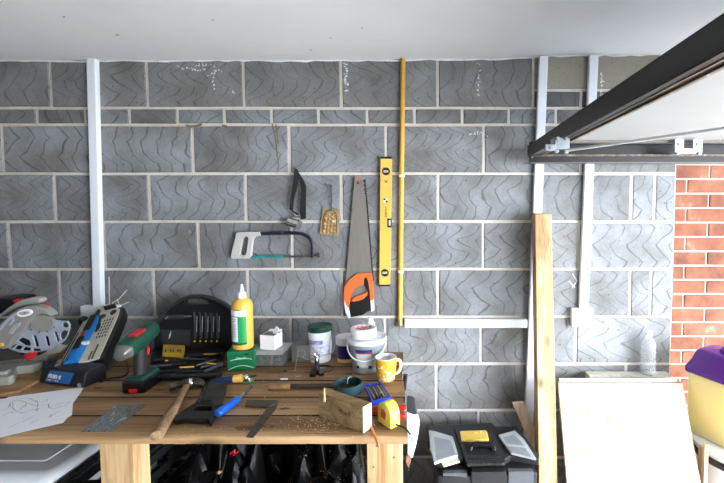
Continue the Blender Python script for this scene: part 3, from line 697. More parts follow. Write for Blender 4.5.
k = atY(31.8, 355.5, -.375); mb = MB(); mb.lathe([(.0001, 0), (.018, 0), (.021, .004), (.020, .012), (.008, .016), (.0001, .017)], k, (0, -.6, .8), 20); mb.build('knob', m_red, ms)
# blade (dark disc behind), guards, handle
def disc(cx, cy, r, n=48): return [(cx+r*math.cos(2*PI*i/n), cy+r*math.sin(2*PI*i/n)) for i in range(n)]
MB().plate([q(disc(250, 330, 205), -.352)], (0, .003, 0)).build('blade', M('dark_blade', (52, 50, 50), .5, .5), ms)
MB().plate([q([(-420, 460), (-380, 330), (-250, 330), (-60, 330), (0, 268), (60, 212), (130, 158), (210, 130), (300, 130), (345, 148), (385, 175), (412, 212), (330, 198), (282, 203), (228, 262), (188, 322), (110, 376), (70, 450), (30, 480), (-60, 470)], -.405)], (0, .036, 0)).build('upper_guard', m_msg, ms, bevel=.012, seg=3)
MB().plate([q([(-8, 300), (60, 225), (110, 190), (150, 172), (160, 180), (110, 210), (66, 248), (0, 325)], -.409)], (0, .01, 0)).build('guard_stripe', m_msl, ms, bevel=.002)
MB().plate([q([(88, 262), (106, 218), (108, 248), (72, 288), (66, 282)], -.409)], (0, .01, 0)).build('guard_stripe', m_msl, ms, bevel=.001)
MB().plate([q([(60, 345), (90, 300), (130, 270), (160, 262), (150, 290), (118, 318), (92, 356), (70, 360)], -.409)], (0, .01, 0)).build('guard_stripe', m_msl, ms, bevel=.002)
el = [(195+62*math.cos(a)*math.cos(-.16)-29*math.sin(a)*math.sin(-.16), 186+62*math.cos(a)*math.sin(-.16)+29*math.sin(a)*math.cos(-.16)) for a in [2*PI*i/32 for i in range(32)]]
bd = MB().plate([q(el, -.4095)], (0, .008, 0)).build('badge', m_paper, ms, bevel=.0008)
el2 = [(195+(x-195)*.72, 186+(y-186)*.5) for x, y in el]
MB().plate([q(el2, -.4102)], (0, .001, 0)).build('badge_print', M('badge_grey', (142, 142, 146), .5, vs=160, stops=[(.4, (96, 96, 104)), (.6, (198, 198, 202))]), bd)
holes = [[(140, 408), (178, 380), (232, 402), (245, 425), (242, 452), (200, 448)], [(262, 370), (270, 364), (288, 368), (312, 448), (304, 458), (286, 458)], [(358, 376), (366, 370), (386, 372), (402, 446), (392, 454), (376, 450)],
         [(432, 342), (440, 335), (455, 337), (474, 400), (468, 416), (456, 420)], [(500, 266), (535, 264), (548, 285), (546, 304), (510, 302), (500, 290)], [(486, 348), (512, 322), (545, 332), (536, 365), (514, 396), (492, 400), (482, 375)],
         [(66, 452), (92, 430), (132, 438), (96, 470)], [(112, 474), (140, 444), (182, 452), (160, 484)], [(176, 486), (196, 458), (246, 466), (244, 492)], [(262, 494), (262, 470), (318, 474), (330, 492)]]
MB().plate([q([(40, 452), (90, 412), (130, 390), (175, 345), (215, 300), (250, 232), (290, 205), (345, 198), (400, 206), (440, 240), (490, 248), (542, 250), (560, 280), (560, 312), (545, 356), (520, 402), (482, 435), (430, 462), (380, 485), (300, 500), (220, 508), (150, 502), (90, 484)], -.382)]+[q(h, -.382) for h in holes], (0, .006, 0)).build('lower_guard', m_msl, ms, bevel=.0012, seg=1)
MB().plate([q(disc(0, 0, 1), -.39)] if False else [q([(335+92*math.cos(a), 268+66*math.sin(a)) for a in [2*PI*i/36 for i in range(36)]], -.393)], (0, .012, 0)).build('pivot_cover', m_msg, ms, bevel=.004)
for x, y in ((248, 318), (318, 340), (382, 332), (436, 300), (440, 255)): MB().sphere(q([(x, y)], -.383)[0], .0035, 8).build('rivet', m_steeld, ms)
MB().plate([q([(-20, 205), (30, 170), (70, 135), (130, 98), (175, 80), (230, 66), (290, 62), (316, 74), (320, 92), (305, 112), (270, 122), (220, 124), (150, 142), (80, 176), (10, 214)], -.36)], (0, .034, 0)).build('handle', M('handle_pale_grey', (158, 158, 152), .4, var=.04), ms, bevel=.012, seg=3)
MB().plate([q([(-420, 205), (-120, 80), (0, 68), (90, 72), (118, 92), (100, 120), (40, 150), (-40, 210)], -.30)], (0, .10, 0)).build('motor_housing', m_black, ms, bevel=.012, seg=3)
mb = MB(); mb.plate([q([(98, 84), (130, 74), (142, 90), (112, 106)], -.362)], (0, .03, 0)); mb.build('trigger', m_red, ms, bevel=.002)
mb = MB(); mb.plate([q([(318, 140), (335, 112), (344, 130), (342, 150)], -.36)], (0, .03, 0)); mb.build('lock_lever', m_red, ms, bevel=.002)
pv = [atY(x, y, -.25) for x, y in ((-40, 352), (-40, 318))]
MB().box(pv[0].x-.05, pv[0].x+.05, -.30, -.24, ZB+.03, pv[1].z).build('arm', m_cast, ms, bevel=.006)
mb = MB(); mb.plate([q([(-10, 430), (18, 428), (22, 452), (-10, 456)], -.41)], (0, .02, 0)); mb.build('laser_sticker', m_yellow, ms, bevel=.001)

# ------------------------------------------------------------------ drawing on paper
pz = .0006
out = [(-75, 408.5), (6, 398.5), (8, 397.2), (84, 387.2), (79, 395), (73, 403.2), (72, 415.2), (67.5, 417.5), (63, 422.8), (31, 430.2), (0, 437.4), (-75, 449)]
pp = thing('paper_sheet', 'white paper sheet with a pencil sketch lying on the left front of the bench', 'paper', onB(20, 420))
MB().plate([[onB(*p, pz) for p in out]], (0, 0, .0006)).build('sheet', m_paper, pp)
mb = MB()
sk = [[(2, 411), (8, 408), (10.5, 403), (16, 400), (28, 398), (36, 402)], [(10, 404), (12.5, 403), (13, 406), (11, 407), (10, 404)], [(12, 402), (20, 400.5), (30, 404), (38, 406)], [(3, 416), (9, 412), (14, 413)], [(20, 410), (26, 404), (25, 407)], [(36, 400), (38, 404), (36.5, 411), (39, 408)], [(20, 414), (33, 409.5), (36, 410)], [(40, 406), (48, 404.5), (49.5, 407), (58, 404), (66, 402.5), (71, 401)],
      [(49.5, 403), (48.5, 407), (54, 408.5), (64, 406), (70, 402)], [(42, 402), (46, 401), (48, 399)], [(52, 414), (60, 410.5)], [(48, 418), (52, 414), (50, 417), (56, 413)], [(22, 422), (34, 416)], [(8, 428), (20, 422)], [(30, 424), (38, 419)], [(56, 406.5), (62, 405)], [(12, 407), (16, 411), (24, 413)]]
for l in sk: mb.tube(spline([onB(*p, pz+.0006) for p in l], 4), .0006, 4, flat=.4, up=(0, 0, 1))
mb.build('pencil_sketch', M('graphite', (86, 86, 92), .6), pp)

# ------------------------------------------------------------------ blue tool in its case, leaning to the wall
ct = thing('tool_case', 'open case with a blue rotary tool on a cream tray, leaning against the wall', 'tool case', onB(60, 385))
m_cream = M('cream_tray', (206, 200, 180), .55, var=.05, vs=20)
A = atZ(63.5, 361.5, BZ+.060); Bq = atZ(93.5, 367.0, BZ+.060)                 # near edge of tray
T0 = atY(92.5, 310.5, -.075); T1 = atY(117.5, 311.0, -.075)                    # far edge
ux = ((Bq-A)+(T1-T0)).normalized(); 
cA = (A+Bq)/2; cT = (T0+T1)/2; uy = (cT-cA); LEN = uy.length; uy = uy.normalized(); ux = (ux-uy*ux.dot(uy)).normalized(); uz = ux.cross(uy)
WID = ((Bq-A).length+(T1-T0).length)/2
def tl(u, v, w=0.0): return cA+ux*(u*WID/2)+uy*(v*LEN)+uz*w              # u -1..1, v 0..1
def rr(u0, u1, v0, v1, w): return [tl(u0, v0, w), tl(u1, v0, w), tl(u1, v1, w), tl(u0, v1, w)]
MB().plate([[tl(-1.12, -.0, -.05), tl(1.14, -.0, -.05), tl(1.18, .80, -.05), tl(1.12, .95, -.05), tl(.9, 1.03, -.05), tl(-.9, 1.03, -.05), tl(-1.1, .95, -.05), tl(-1.14, .8, -.05)]], uz*.046).build('case_shell', m_black, ct, bevel=.006)
MB().plate([[tl(-.98, 0, -.004), tl(.93, 0, -.004), tl(.95, .8, -.004), tl(.86, .95, -.004), tl(.7, 1.0, -.004), tl(-.8, 1.0, -.004), tl(-.98, .85, -.004)]], uz*.006).build('tray', m_cream, ct, bevel=.002)
mb = MB()                                                               # moulded recesses holding dark bits
for (u, v, a, b) in ((-.05, .73, .16, .10), (.12, .62, .10, .09), (.02, .86, .22, .05)): mb.plate([[tl(u+a*math.cos(t), v+b*math.sin(t), .0022) for t in [2*PI*i/12 for i in range(12)]]], uz*.0015)
for r_ in range(6):
    for c_ in range(4): mb.plate([rr(.28+c_*.14, .34+c_*.14, .40+r_*.065, .435+r_*.065, .0022)], uz*.0012)
mb.plate([rr(.55, .62, .02, .26, .0022)], uz*.0015); mb.plate([rr(.40, .46, .02, .16, .0022)], uz*.0015); mb.plate([rr(-.9, -.84, .14, .62, .0022)], uz*.001)
mb.plate([[tl(.58+.17*math.cos(t), .90+.055*math.sin(t), .0022) for t in [2*PI*i/16 for i in range(16)]]], uz*.0015)
mb.build('tray_recess', m_dark, ct)
def body(sec, mat, name, parent=ct, nn_=14):
    mb = MB(); mb.rings([[tl(u+ru*math.cos(2*PI*i/nn_), v, .004+rw*max(-.4, math.sin(2*PI*i/nn_))) for i in range(nn_)] for u, v, ru, rw in sec]); return mb.build(name, mat, parent)
tb = body([(-.36, .02, .34, .016), (-.36, .10, .36, .018), (-.35, .30, .35, .018), (-.33, .50, .31, .016), (-.32, .72, .31, .016), (-.32, .86, .21, .013)], M('tool_blue', (22, 112, 190), .35, var=.06), 'rotary_tool')
body([(-.32, .85, .20, .013), (-.32, .90, .15, .012), (-.32, .97, .11, .011), (-.32, 1.02, .07, .009)], m_black, 'nose', tb)
mb = MB()
for u0, u1, v0, v1 in ((-.50, -.16, .22, .43), (-.49, -.15, .56, .86)):
    mb.plate([[tl(u0+.03, v0, .012), tl(u1-.03, v0, .012), tl(u1, v0+.04, .012), tl(u1-.02, v1-.03, .012), tl(u1-.06, v1, .012), tl(u0+.05, v1, .012), tl(u0+.01, v1-.04, .012)]], uz*.0125)
mb.build('rubber_grip', m_black, tb, bevel=.001)
MB().plate([rr(-.40, -.26, .455, .49, .010)], uz*.0145).build('power_switch', m_red, tb)
MB().plate([[tl(-.22, .285, .012), tl(.16, .27, .012), tl(.20, .29, .012), tl(.16, .315, .012), tl(-.2, .325, .012)]], uz*.012).build('retaining_clip', m_white, ct, bevel=.002)
MB().plate([[tl(.62, 1.0, .0), tl(.62, 1.03, 0), tl(.0, 1.03, 0), tl(.0, 1.0, 0)]], uz*.02).build('latch', m_black, ct, bevel=.002)
MB().cyl(tl(-1.02, .90, -.01), tl(-1.02, .90, .012), .022, .016).build('collet_nut', m_black, ct)
MB().plate([[tl(-1.0, .02, .004), tl(-.78, .02, .004), tl(-.78, .12, .004), tl(-1.0, .12, .004)]], uz*.014).build('clamp_block', M('olive_grey', (110, 104, 92), .5), ct, bevel=.003)
# black front box with blue label
fl, fr = onB(38.5, 382.5, .0015), onB(82.5, 388.5, .0015)
dx = (fr-fl).normalized(); dyv = V((-dx.y, dx.x, 0)); W0 = (fr-fl).length
def fb_(u, d, z): return fl+dx*(u*W0)+dyv*d+V((0, 0, z))
mb = MB(); mb.rings([[fb_(u, .0, 0), fb_(u, .012, .052), fb_(u, .030, .062), fb_(u, .085, .062), fb_(u, .09, 0)] for u in (0, 1)])
cb = mb.build('case_lid', m_black, ct, bevel=.005)
def ff(u, t, w=.001): return fb_(u, .012*t-w, .052*t)
m_lab = M('blue_label', (36, 96, 164), .4, vs=10, var=.3)
MB().plate([[ff(.15, .16), ff(.70, .16), ff(.76, .92), ff(.22, .92)]], -dyv*.0008).build('label', m_lab, cb)
MB().plate([[ff(.20, .44, .0021), ff(.48, .40, .0021), ff(.50, .66, .0021), ff(.22, .70, .0021)]], -dyv*.0006).build('label_print', M('label_barcode', (190, 194, 200), .6, vs=90, stretch=(1, 1, .1), stops=[(.40, (70, 76, 90)), (.5, (214, 216, 220))]), cb)
MB().plate([[ff(.18, .24, .0021), ff(.44, .22, .0021), ff(.45, .32, .0021), ff(.19, .34, .0021)]], -dyv*.0006).build('label_print', M('label_text', (120, 160, 206), .6, vs=120, stops=[(.45, (40, 100, 168)), (.55, (190, 206, 226))]), cb)
c = fb_(.955, -.001, .012); MB().cyl(c, c-dyv*.004, .0085, n=16).build('hinge_pin', m_steel, ct)
# clear packet lying between the case and the drill
mb = MB(); P = [onB(*p, .001) for p in [(101, 375), (110, 369), (118.5, 363), (120, 356.5), (112, 356), (104, 365)]]
tag(MB().plate([P], (0, 0, .012)).build('clear_packet', M('cloudy_film', (150, 140, 130), .25, var=.1, trans=.75, bump=.8, bs=30), bevel=.004), 'crumpled clear plastic packet between tool case and green drill', 'packet')

# ------------------------------------------------------------------ cordless drill
dl = onB(141, 389)
dr = thing('cordless_drill', 'green cordless drill standing upright on its black battery', 'drill', dl, math.radians(4))
m_gr = M('drill_green', (18, 62, 48), .42, var=.08)
mb = MB()
def sup(cy, cz, rx, rz, n=20, e=.8):
    o_ = []
    for i in range(n):
        a = 2*PI*i/n; c_, s_ = math.cos(a), math.sin(a)
        o_.append((math.copysign(abs(c_)**e, c_)*rx, cy, cz+math.copysign(abs(s_)**e, s_)*rz))
    return o_
HZ = .186
PIT = Matrix.Translation((0, .006, .165)) @ Matrix.Rotation(math.radians(9), 4, 'X') @ Matrix.Translation((0, -.006, -.165))
_mbb = MB.build
def pbuild(mb, *a, **k):
    mb.bm.transform(PIT); return mb.build(*a, **k)
mb.rings([sup(-.088, HZ-.004, .022, .022), sup(-.080, HZ-.002, .030, .031), sup(-.03, HZ, .034, .036), sup(.03, HZ+.002, .034, .036), sup(.07, HZ+.002, .031, .033), sup(.086, HZ+.002, .027, .028)])
hb = pbuild(mb, 'motor_housing', m_gr, dr, local=True)
mb = MB(); mb.rings([sup(-.108, HZ-.010, .013, .011), sup(-.105, HZ-.009, .019, .018), sup(-.078, HZ-.004, .031, .031)]); pbuild(mb, 'vent_cap', M('clear_grey', (112, 112, 108), .25, var=.2, trans=.4), hb, local=True, label='grey rear vent cap of drill')
mb = MB(); mb.lathe([(.026, 0), (.0255, .012), (.024, .014), (.0235, .040), (.020, .046), (.014, .066), (.006, .068), (.0001, .068)], (0, .086, HZ+.002), (0, 1, 0), 24); pbuild(mb, 'chuck', m_blackgl, dr, local=True)
pbuild(MB().cyl((0, .15, HZ+.002), (0, .19, HZ+.002), .0022, n=8), 'drill_bit', m_steel, dr, local=True)
mb = MB(); mb.rings([[( .020*math.cos(2*PI*i/16), yy_+ry*math.sin(2*PI*i/16), zz_) for i in range(16)] for zz_, yy_, ry in ((.048, .000, .024), (.07, .000, .023), (.12, .002, .023), (.15, .006, .025), (.168, .008, .028))])
mb.build('grip', M('rubber_black', (30, 30, 32), .6, var=.1, bump=.3, bs=400), dr, local=True)
mb = MB(); mb.rings([[(x*s1, y0, z0+dz) for x, y0, dz in ((-.033, -.040, 0), (.033, -.040, 0), (.036, .060, .0), (.0, .074, 0), (-.036, .060, 0))] for z0, s1 in ((.044, 1), (.058, .84))]); mb.build('battery_clip', m_gr, dr, local=True, bevel=.005)
mb = MB(); mb.rings([[(x*s1, y0*s1+.004, z0) for x, y0 in ((-.038, -.048), (.038, -.048), (.041, .060), (.020, .078), (-.020, .078), (-.041, .060))] for z0, s1 in ((0, .94), (.008, 1), (.040, 1), (.046, .95))]); bt = mb.build('battery', m_blackgl, dr, local=True, bevel=.005)
MB().box(-.014, .014, -.0475, -.042, .006, .020).build('release_button', m_red, bt, local=True, bevel=.003)
pbuild(MB().box(-.004, .024, -.045, .012, HZ+.030, HZ+.0385), 'selector', m_red, dr, local=True, bevel=.003)
mb = MB(); mb.tube(spline([(.004, .030, HZ-.038), (.004, .042, HZ-.050), (.004, .034, HZ-.072)], 4), .007, 8); mb.build('trigger', m_red, dr, local=True)
# black cable behind drill
tag(MB().tube(spline([onB(*p, .004) for p in [(100, 382), (105, 380.5), (112, 378), (121, 377), (127.5, 373), (128, 367), (126.5, 362)]], 5), .0032, 8).build('black_cable', m_black), 'thin black cable curling on the bench behind the drill', 'cable')
# ================================================================== back row on the bench
# black tool set: lid leaning open on the wall, tray on the bench
ts = thing('tool_set_case', 'open black moulded case of hand tools standing behind the hammer and tenon saw', 'tool set', onB(190, 372))
yl = -.118
lidp = [(152, 352), (152.5, 335), (156, 324), (162, 314.5), (171, 306), (181, 299.5), (190, 296.4), (202, 295.8), (212, 298.5), (222, 303), (232, 310), (239, 322), (241, 336), (241, 352)]
hole = [(184, 301.2), (190, 299), (200, 298.8), (207, 301), (209, 304), (196, 304.6), (185, 304)]
MB().plate([[atY(*p, yl) for p in lidp], [atY(*p, yl) for p in hole]], (0, .028, 0)).build('lid', m_black, ts, bevel=.004)
rim = [atY(*p, yl-.010) for p in lidp]
mb = MB(); mb.tube(rim, .0075, 8); mb.build('lid_rim', m_dark, ts)
mb = MB(); mb.tube([atY(156, 321, yl-.006), atY(172, 318, yl-.006)], .010, 10); 
sd_ = MB().tube([atY(163, 317.2, yl-.008), atY(184, 316.6, yl-.008)], [.012, .0095], 10).build('screwdriver', m_dark, ts)
MB().cyl(atY(184, 316.6, yl-.008), atY(191.5, 316.2, yl-.008), .0034, n=8).build('shank', m_steel, sd_)
MB().tube([atY(159.5, 322, yl-.004), atY(164, 317.6, yl-.004)], .0042, 8).build('bit_holder', m_steel, ts)
for i in range(5):
    x = 195+i*5.6
    b_ = MB().tube([atY(x, 338, yl-.004), atY(x+.4, 326, yl-.006), atY(x-1.2, 312+i*.4, yl-.004)], [.0075, .0075, .004], 8).build('bit_driver', m_dark, ts)
    MB().sphere(atY(x-.4, 341.2, yl-.008), .0042, 8).build('bit_tip', m_yellow, b_)
    MB().cyl(atY(x+1.6, 332, yl-.010), atY(x+2.0, 316, yl-.010), .0014, n=6).build('shank', m_steel, b_)
MB().plate([[atY(*p, yl-.006) for p in ((168.4, 336.5), (170.8, 331), (170.2, 334.2), (171, 334.4), (168.6, 339.2), (169.2, 335.8))]], (0, .004, 0)).build('emblem', M('silver_mark', (214, 216, 218), .35, .3), ts)
MB().plate([[atY(*p, yl-.003) for p in ((160, 330), (190, 330), (189, 345), (163, 345))]], (0, .004, 0)).build('lid_recess', m_dark, ts, bevel=.001)
tray = [(149, 379.5), (216, 380.5), (222, 377), (224.5, 354), (225, 352), (152, 352), (150, 366)]
MB().plate([[onB(*p, .001) for p in tray]], (0, 0, .020)).build('tray', m_black, ts, bevel=.004)
# tools bedded in the tray
def ttool(px0, py0, px1, py1, r, mat, name, z=.028, n=8, r1=None): return MB().tube([onB(px0, py0, z), onB((px0+px1)/2, (py0+py1)/2, z), onB(px1, py1, z)], [r, r*.9, r1 or r*.7], n).build(name, mat, ts)
yb = MB(); P = [onB(*p, .016) for p in ((162.5, 357.5), (183.5, 359), (185, 350), (163.5, 349))]; yb.plate([P], (0, 0, .022)); yb.build('bit_holder_block', M('mustard_plastic', (206, 164, 50), .45), ts, bevel=.002)
mbx = []
for i in range(7):
    x = 165.5+i*2.5; a = onB(x, 352, .036); MB().cyl(a, a+V((0, 0, .011)), .003, n=8).build('bit', m_steel if i in (1, 4) else m_dark, ts)
for a in [(152, 361, 162, 360, .008), (153, 367, 186, 363.5, .009), (154, 372.5, 206, 371, .0085), (151, 376, 178, 376.5, .010), (176, 376.5, 218, 374, .010), (190, 356, 222, 354, .008), (200, 368, 222, 362, .009)]: ttool(*a, m_black, 'tool_grip')
for a in [(181, 358.2, 205, 359.4, .0036), (150, 366.5, 172, 365, .003), (196, 365.5, 212, 360.5, .003), (158, 375, 176, 374.5, .003), (212, 360.5, 216, 359, .003)]: ttool(*a, m_steeld, 'tool_shank', .033)
for a in [(180, 367.4, 194, 366.8, .0036), (204, 354.2, 216, 353.8, .003), (207, 363.2, 216, 364.2, .0034), (150, 372.5, 153.5, 372, .004), (165.5, 360.5, 168, 360.3, .003)]: ttool(*a, M('mustard_plastic', (206, 164, 50)), 'yellow_marking', .036)
ttool(203, 372, 222, 364, .0075, m_dark, 'tool_grip', .030)

# green box, glue bottle on it
def boxpx(x0, x1, yb_, ztop, depth, lab=None):
    a, b = onB(x0, yb_), onB(x1, yb_); return (a.x, b.x, a.y, a.y+depth, BZ+.0006, ztop)
gx = boxpx(226.5, 252.0, 371.0, 1.0, .088)
m_gbox = M('green_tin', (20, 104, 62), .35, var=.08)
gw, gd, gh = (gx[1]-gx[0])*1.0, .086, 1.0-BZ-.0006
gc = V((gx[0]+gw/2-.004, gx[2]+.046, BZ+.0006))
t = thing('green_box', 'small green box under the yellow glue bottle', 'box', gc, math.radians(14))
MB().box(-gw/2, gw/2, -gd/2, gd/2, 0, gh).build('box_body', m_gbox, t, local=True, bevel=.004)
MB().box(-gw/2-.001, gw/2+.001, -gd/2-.001, gd/2+.001, gh-.022, gh+.0006).build('box_lid', m_gbox, t, local=True, bevel=.004)
m_pw = M('printed_white', (206, 224, 212), .5)
yf_g = -gd/2-.0012
MB().tube([(-.040+.08*i/14, yf_g, gh-.036+.006*math.sin(PI*i/14)) for i in range(15)], .0012, 6).build('printed_line', m_pw, t, local=True)
MB().tube([(-.048+.096*i/12, yf_g+.001, .006+.014*math.sin(PI*i/12)) for i in range(13)], .0012, 6).build('printed_line', m_pw, t, local=True)
writing('Classic', .015, (.0, yf_g, gh-.029), (1, 0, .05), (0, 0, 1), m_pw, t, depth=.0004, local=True)
MB().plate([[(.012, yf_g-.0004, gh-.016), (.028, yf_g-.0004, gh-.017), (.030, yf_g-.0004, gh-.012), (.018, yf_g-.0004, gh-.010)]], (0, .001, 0)).build('printed_patch', m_ink, t, local=True)
bc = V((gc.x+.001, gc.y, gc.z+gh+.001))
t = thing('glue_bottle', 'yellow glue bottle with white nozzle and green and white label, on the green box', 'bottle', bc)
R0 = .0405
m_gl = M('bottle_yellow', (226, 172, 76), .35, var=.03)
MB().lathe([(.001, 0), (R0-.004, 0), (R0, .004), (R0, .172), (R0-.002, .186), (R0-.010, .199), (R0-.024, .207), (.014, .210), (.014, .216), (.001, .216)], bc, n=40).build('bottle_body', m_gl, t)
MB().lathe([(.001, .208), (.0165, .208), (.0165, .228), (.0105, .232), (.0085, .236), (.006, .252), (.0042, .262), (.001, .263)], bc, n=24).build('nozzle_cap', m_white, t)
def wrap(a0, a1, z0, z1, r=R0+.0006, n=14):
    mb = MB(); R_ = []
    for i in range(n+1):
        a = math.radians(a0+(a1-a0)*i/n); c_, s_ = math.sin(a), -math.cos(a)
        R_.append([bc+V((c_*r, s_*r, z0)), bc+V((c_*r, s_*r, z1)), bc+V((c_*(r-.002), s_*(r-.002), z1)), bc+V((c_*(r-.002), s_*(r-.002), z0))])
    return mb.rings(R_)
lb = wrap(-90, 46, .022, .166).build('label', M('label_green', (24, 150, 76), .5, var=.05), t)
m_txt = M('small_print', (206, 206, 206), .6, vs=1, stops=[(.4, (206, 206, 206)), (.6, (214, 214, 214))])
wrap(-88, 2, .140, .163, R0+.0012).build('label_panel', m_paper, lb); wrap(5, 43, .138, .163, R0+.0012).build('label_panel', m_paper, lb)
wrap(-88, -2, .036, .136, R0+.0012).build('label_panel', m_paper, lb); wrap(-90, 46, .024, .031, R0+.0012).build('label_band', M('dark_green', (12, 72, 44), .5), lb)
mb = MB()
for k in range(13):
    z = .044+k*.0068; mb = wrap(-82, rnd.uniform(-25, -8), z, z+.0022, R0+.0018); mb.build('print_line', M('pale_print', (150, 150, 156), .6), lb)

# clear organiser with a torn carton on it, grey block beside
m_clear = M('clear_plastic', (232, 232, 230), .12, var=.02, trans=.88, ior=1.3)
ox = boxpx(255.4, 283.0, 366.0, .986, .11)
t = thing('organiser_box', 'clear plastic box of small fixings with a white carton on its lid', 'box', ((ox[0]+ox[1])/2, (ox[2]+ox[3])/2, BZ))
x0, x1, y0, y1, z0, z1 = ox; z1 = .985
mb = MB(); mb.box(x0, x1, y0, y0+.003, z0, z1-.012); mb.build('wall', m_clear, t)
MB().box(x0, x1, y1-.003, y1, z0, z1-.012).build('wall', m_clear, t); MB().box(x0, x0+.003, y0+.003, y1-.003, z0, z1-.012).build('wall', m_clear, t); MB().box(x1-.003, x1, y0+.003, y1-.003, z0, z1-.012).build('wall', m_clear, t)
MB().box((x0+x1)/2-.001, (x0+x1)/2+.001, y0+.003, y1-.003, z0+.003, z1-.014).build('divider', m_clear, t)
MB().box(x0+.003, x1-.003, y0+.003, y1-.003, z0, z0+.003).build('base', M('frosted_plastic', (190, 190, 184), .4, var=.05), t)
MB().box(x0-.004, x1+.004, y0-.004, y1+.004, z1-.012, z1-.003).build('lid', M('frosted_lid', (196, 198, 196), .3, trans=.45, var=.05), t, bevel=.002)
MB().box(x0-.002, x1+.002, y0-.006, y0-.002, z1-.016, z1-.008).build('lid_clip', M('frosted_lid', (196, 198, 196)), t)
mb = MB()
for i in range(70):
    px_ = rnd.uniform(x0+.012, x1-.012); py_ = rnd.uniform(y0+.012, y1-.012); pz_ = z0+.006+rnd.uniform(0, .022)
    d = V((rnd.uniform(-1, 1), rnd.uniform(-1, 1), rnd.uniform(-.3, .3))).normalized()*.009; mb.cyl(V((px_, py_, pz_))-d, V((px_, py_, pz_))+d, .0016, n=6)
tag(mb.build('loose_fixings', m_steeld, t), kind='stuff')
mb = MB(); c = V((x0+.082, y0+.010, z0+.032)); mb.tube([c+V((.016*math.cos(2*PI*i/20), 0, .016*math.sin(2*PI*i/20))) for i in range(20)], .0026, 8, close=True); mb.build('metal_ring', m_steel, t)
ctn_y = y0+.018; D_ = ctn_y+2.025
t = thing('carton', 'small torn-open white carton lying on the clear plastic box', 'box', ((269-PPX)/FPX*(D_+.045), ctn_y+.03, .9825), math.radians(-10))
MB().box(-.030, .036, -.030, .032, 0, .060).build('carton_body', m_paper, t, local=True, bevel=.001)
MB().box(-.0305, -.0295, -.028, .030, .002, .058).build('carton_side', M('bare_card', (196, 170, 124), .8), t, local=True)
MB().box(-.026, .032, -.026, .028, .0598, .0604).build('opening', M('carton_inside', (120, 116, 106), .8, vs=60, bump=.6), t, local=True)
mb = MB(); mb.plate([[(.008, .004, .0605), (.034, -.006, .0605), (.038, .000, .082), (.018, .012, .088)]], (.002, .003, .001)); mb.build('flap', m_paper, t, local=True)
mb = MB(); mb.plate([[(-.030, .030, .060), (.034, .031, .060), (.030, .040, .068), (-.026, .040, .066)]], (0, .001, .001)); mb.build('flap', m_paper, t, local=True)
gx2 = boxpx(291.5, 309.0, 362.0, .992, .07)
tag(MB().box(*gx2).build('grey_block', M('mid_grey_block', (104, 104, 100), .7, var=.1, bump=.2), bevel=.003), 'plain grey block between the clear box and the green-lidded paint tin', 'block')

# paint tin with green lid
def standpx(px, py_front, r):               # centre on bench from the front foot pixel
    a = onB(px, py_front); return V((a.x*(1+r/(a.y+2.025)), a.y+r, BZ+.0006))
c = standpx(320.5, 363.8, .045)
t = thing('paint_tin', 'white paint tub with dark green lid standing against the wall', 'paint tin', c)
MB().lathe([(.001, 0), (.042, 0), (.044, .003), (.047, .135), (.001, .135)], c, n=40).build('tub', M('tub_white', (222, 222, 224), .4, var=.03), t)
MB().lathe([(.001, .130), (.050, .130), (.0515, .133), (.0515, .150), (.048, .152), (.046, .148), (.001, .148)], c, n=40).build('lid', M('lid_dark_green', (18, 62, 48), .35, var=.06), t)
def wrapc(c, a0, a1, z0, z1, r0, r1, n=16, th=.0012):
    mb = MB(); R_ = []
    for i in range(n+1):
        a = math.radians(a0+(a1-a0)*i/n); s_, k_ = math.sin(a), -math.cos(a)
        R_.append([c+V((s_*r0, k_*r0, z0)), c+V((s_*r1, k_*r1, z1)), c+V((s_*(r1-th), k_*(r1-th), z1)), c+V((s_*(r0-th), k_*(r0-th), z0))])
    return mb.rings(R_)
m_lav = M('lavender_print', (150, 152, 196), .5, vs=40, stops=[(.4, (120, 124, 180)), (.6, (206, 208, 224))])
wrapc(c, -60, 30, .080, .098, .0466, .0470).build('label', m_lav, t); wrapc(c, -60, 70, .030, .072, .0456, .0464).build('label', M('pale_label', (200, 204, 220), .5, vs=50, stops=[(.4, (168, 174, 204)), (.55, (224, 226, 232))]), t)
wrapc(c, -80, 10, .100, .132, .0475, .0482).build('handle_lug', m_white, t)
mb = MB(); mb.tube(spline([c+V((.048, -.01, .10)), c+V((.053, -.02, .06)), c+V((.05, -.024, .035)), c+V((.047, -.012, .045))], 5), .003, 8); mb.build('handle', m_white, t)
c = standpx(346.5, 364.5, .039)
t = thing('plastic_pot', 'small purple pot with white lid half hidden behind the large white bucket', 'pot', c)
MB().lathe([(.001, 0), (.036, 0), (.038, .004), (.040, .085), (.001, .085)], c, n=36).build('pot_body', M('deep_purple', (44, 30, 104), .35, var=.06), t)
wrapc(c, -180, 180, .004, .020, .0385, .0392, 36).build('band', M('cream_band', (222, 198, 138), .5), t)
MB().lathe([(.001, .078), (.0425, .078), (.0435, .080), (.0445, .106), (.042, .110), (.001, .110)], c, n=36).build('lid', m_white, t)
c = standpx(367.5, 374.0, .056)
m_buck = M('milky_plastic', (150, 156, 160), .3, var=.03, trans=.3)
t = thing('bucket', 'large milky white bucket with a bail handle and a roll of tape on its lid', 'bucket', c)
MB().lathe([(.001, 0), (.058, 0), (.060, .003), (.073, .118), (.074, .120), (.074, .122), (.001, .122)], c, n=48).build('tub', m_buck, t)
MB().lathe([(.001, .116), (.078, .116), (.0795, .119), (.0795, .130), (.077, .133), (.074, .130), (.001, .129)], c, n=48).build('lid', m_white, t)
wrapc(c, -28, 24, .028, .086, .0632, .0700).build('label', M('label_white', (220, 220, 222), .5), t)
wrapc(c, -30, 26, .088, .100, .0704, .0718).build('label_band', M('label_navy', (28, 48, 110), .5), t)
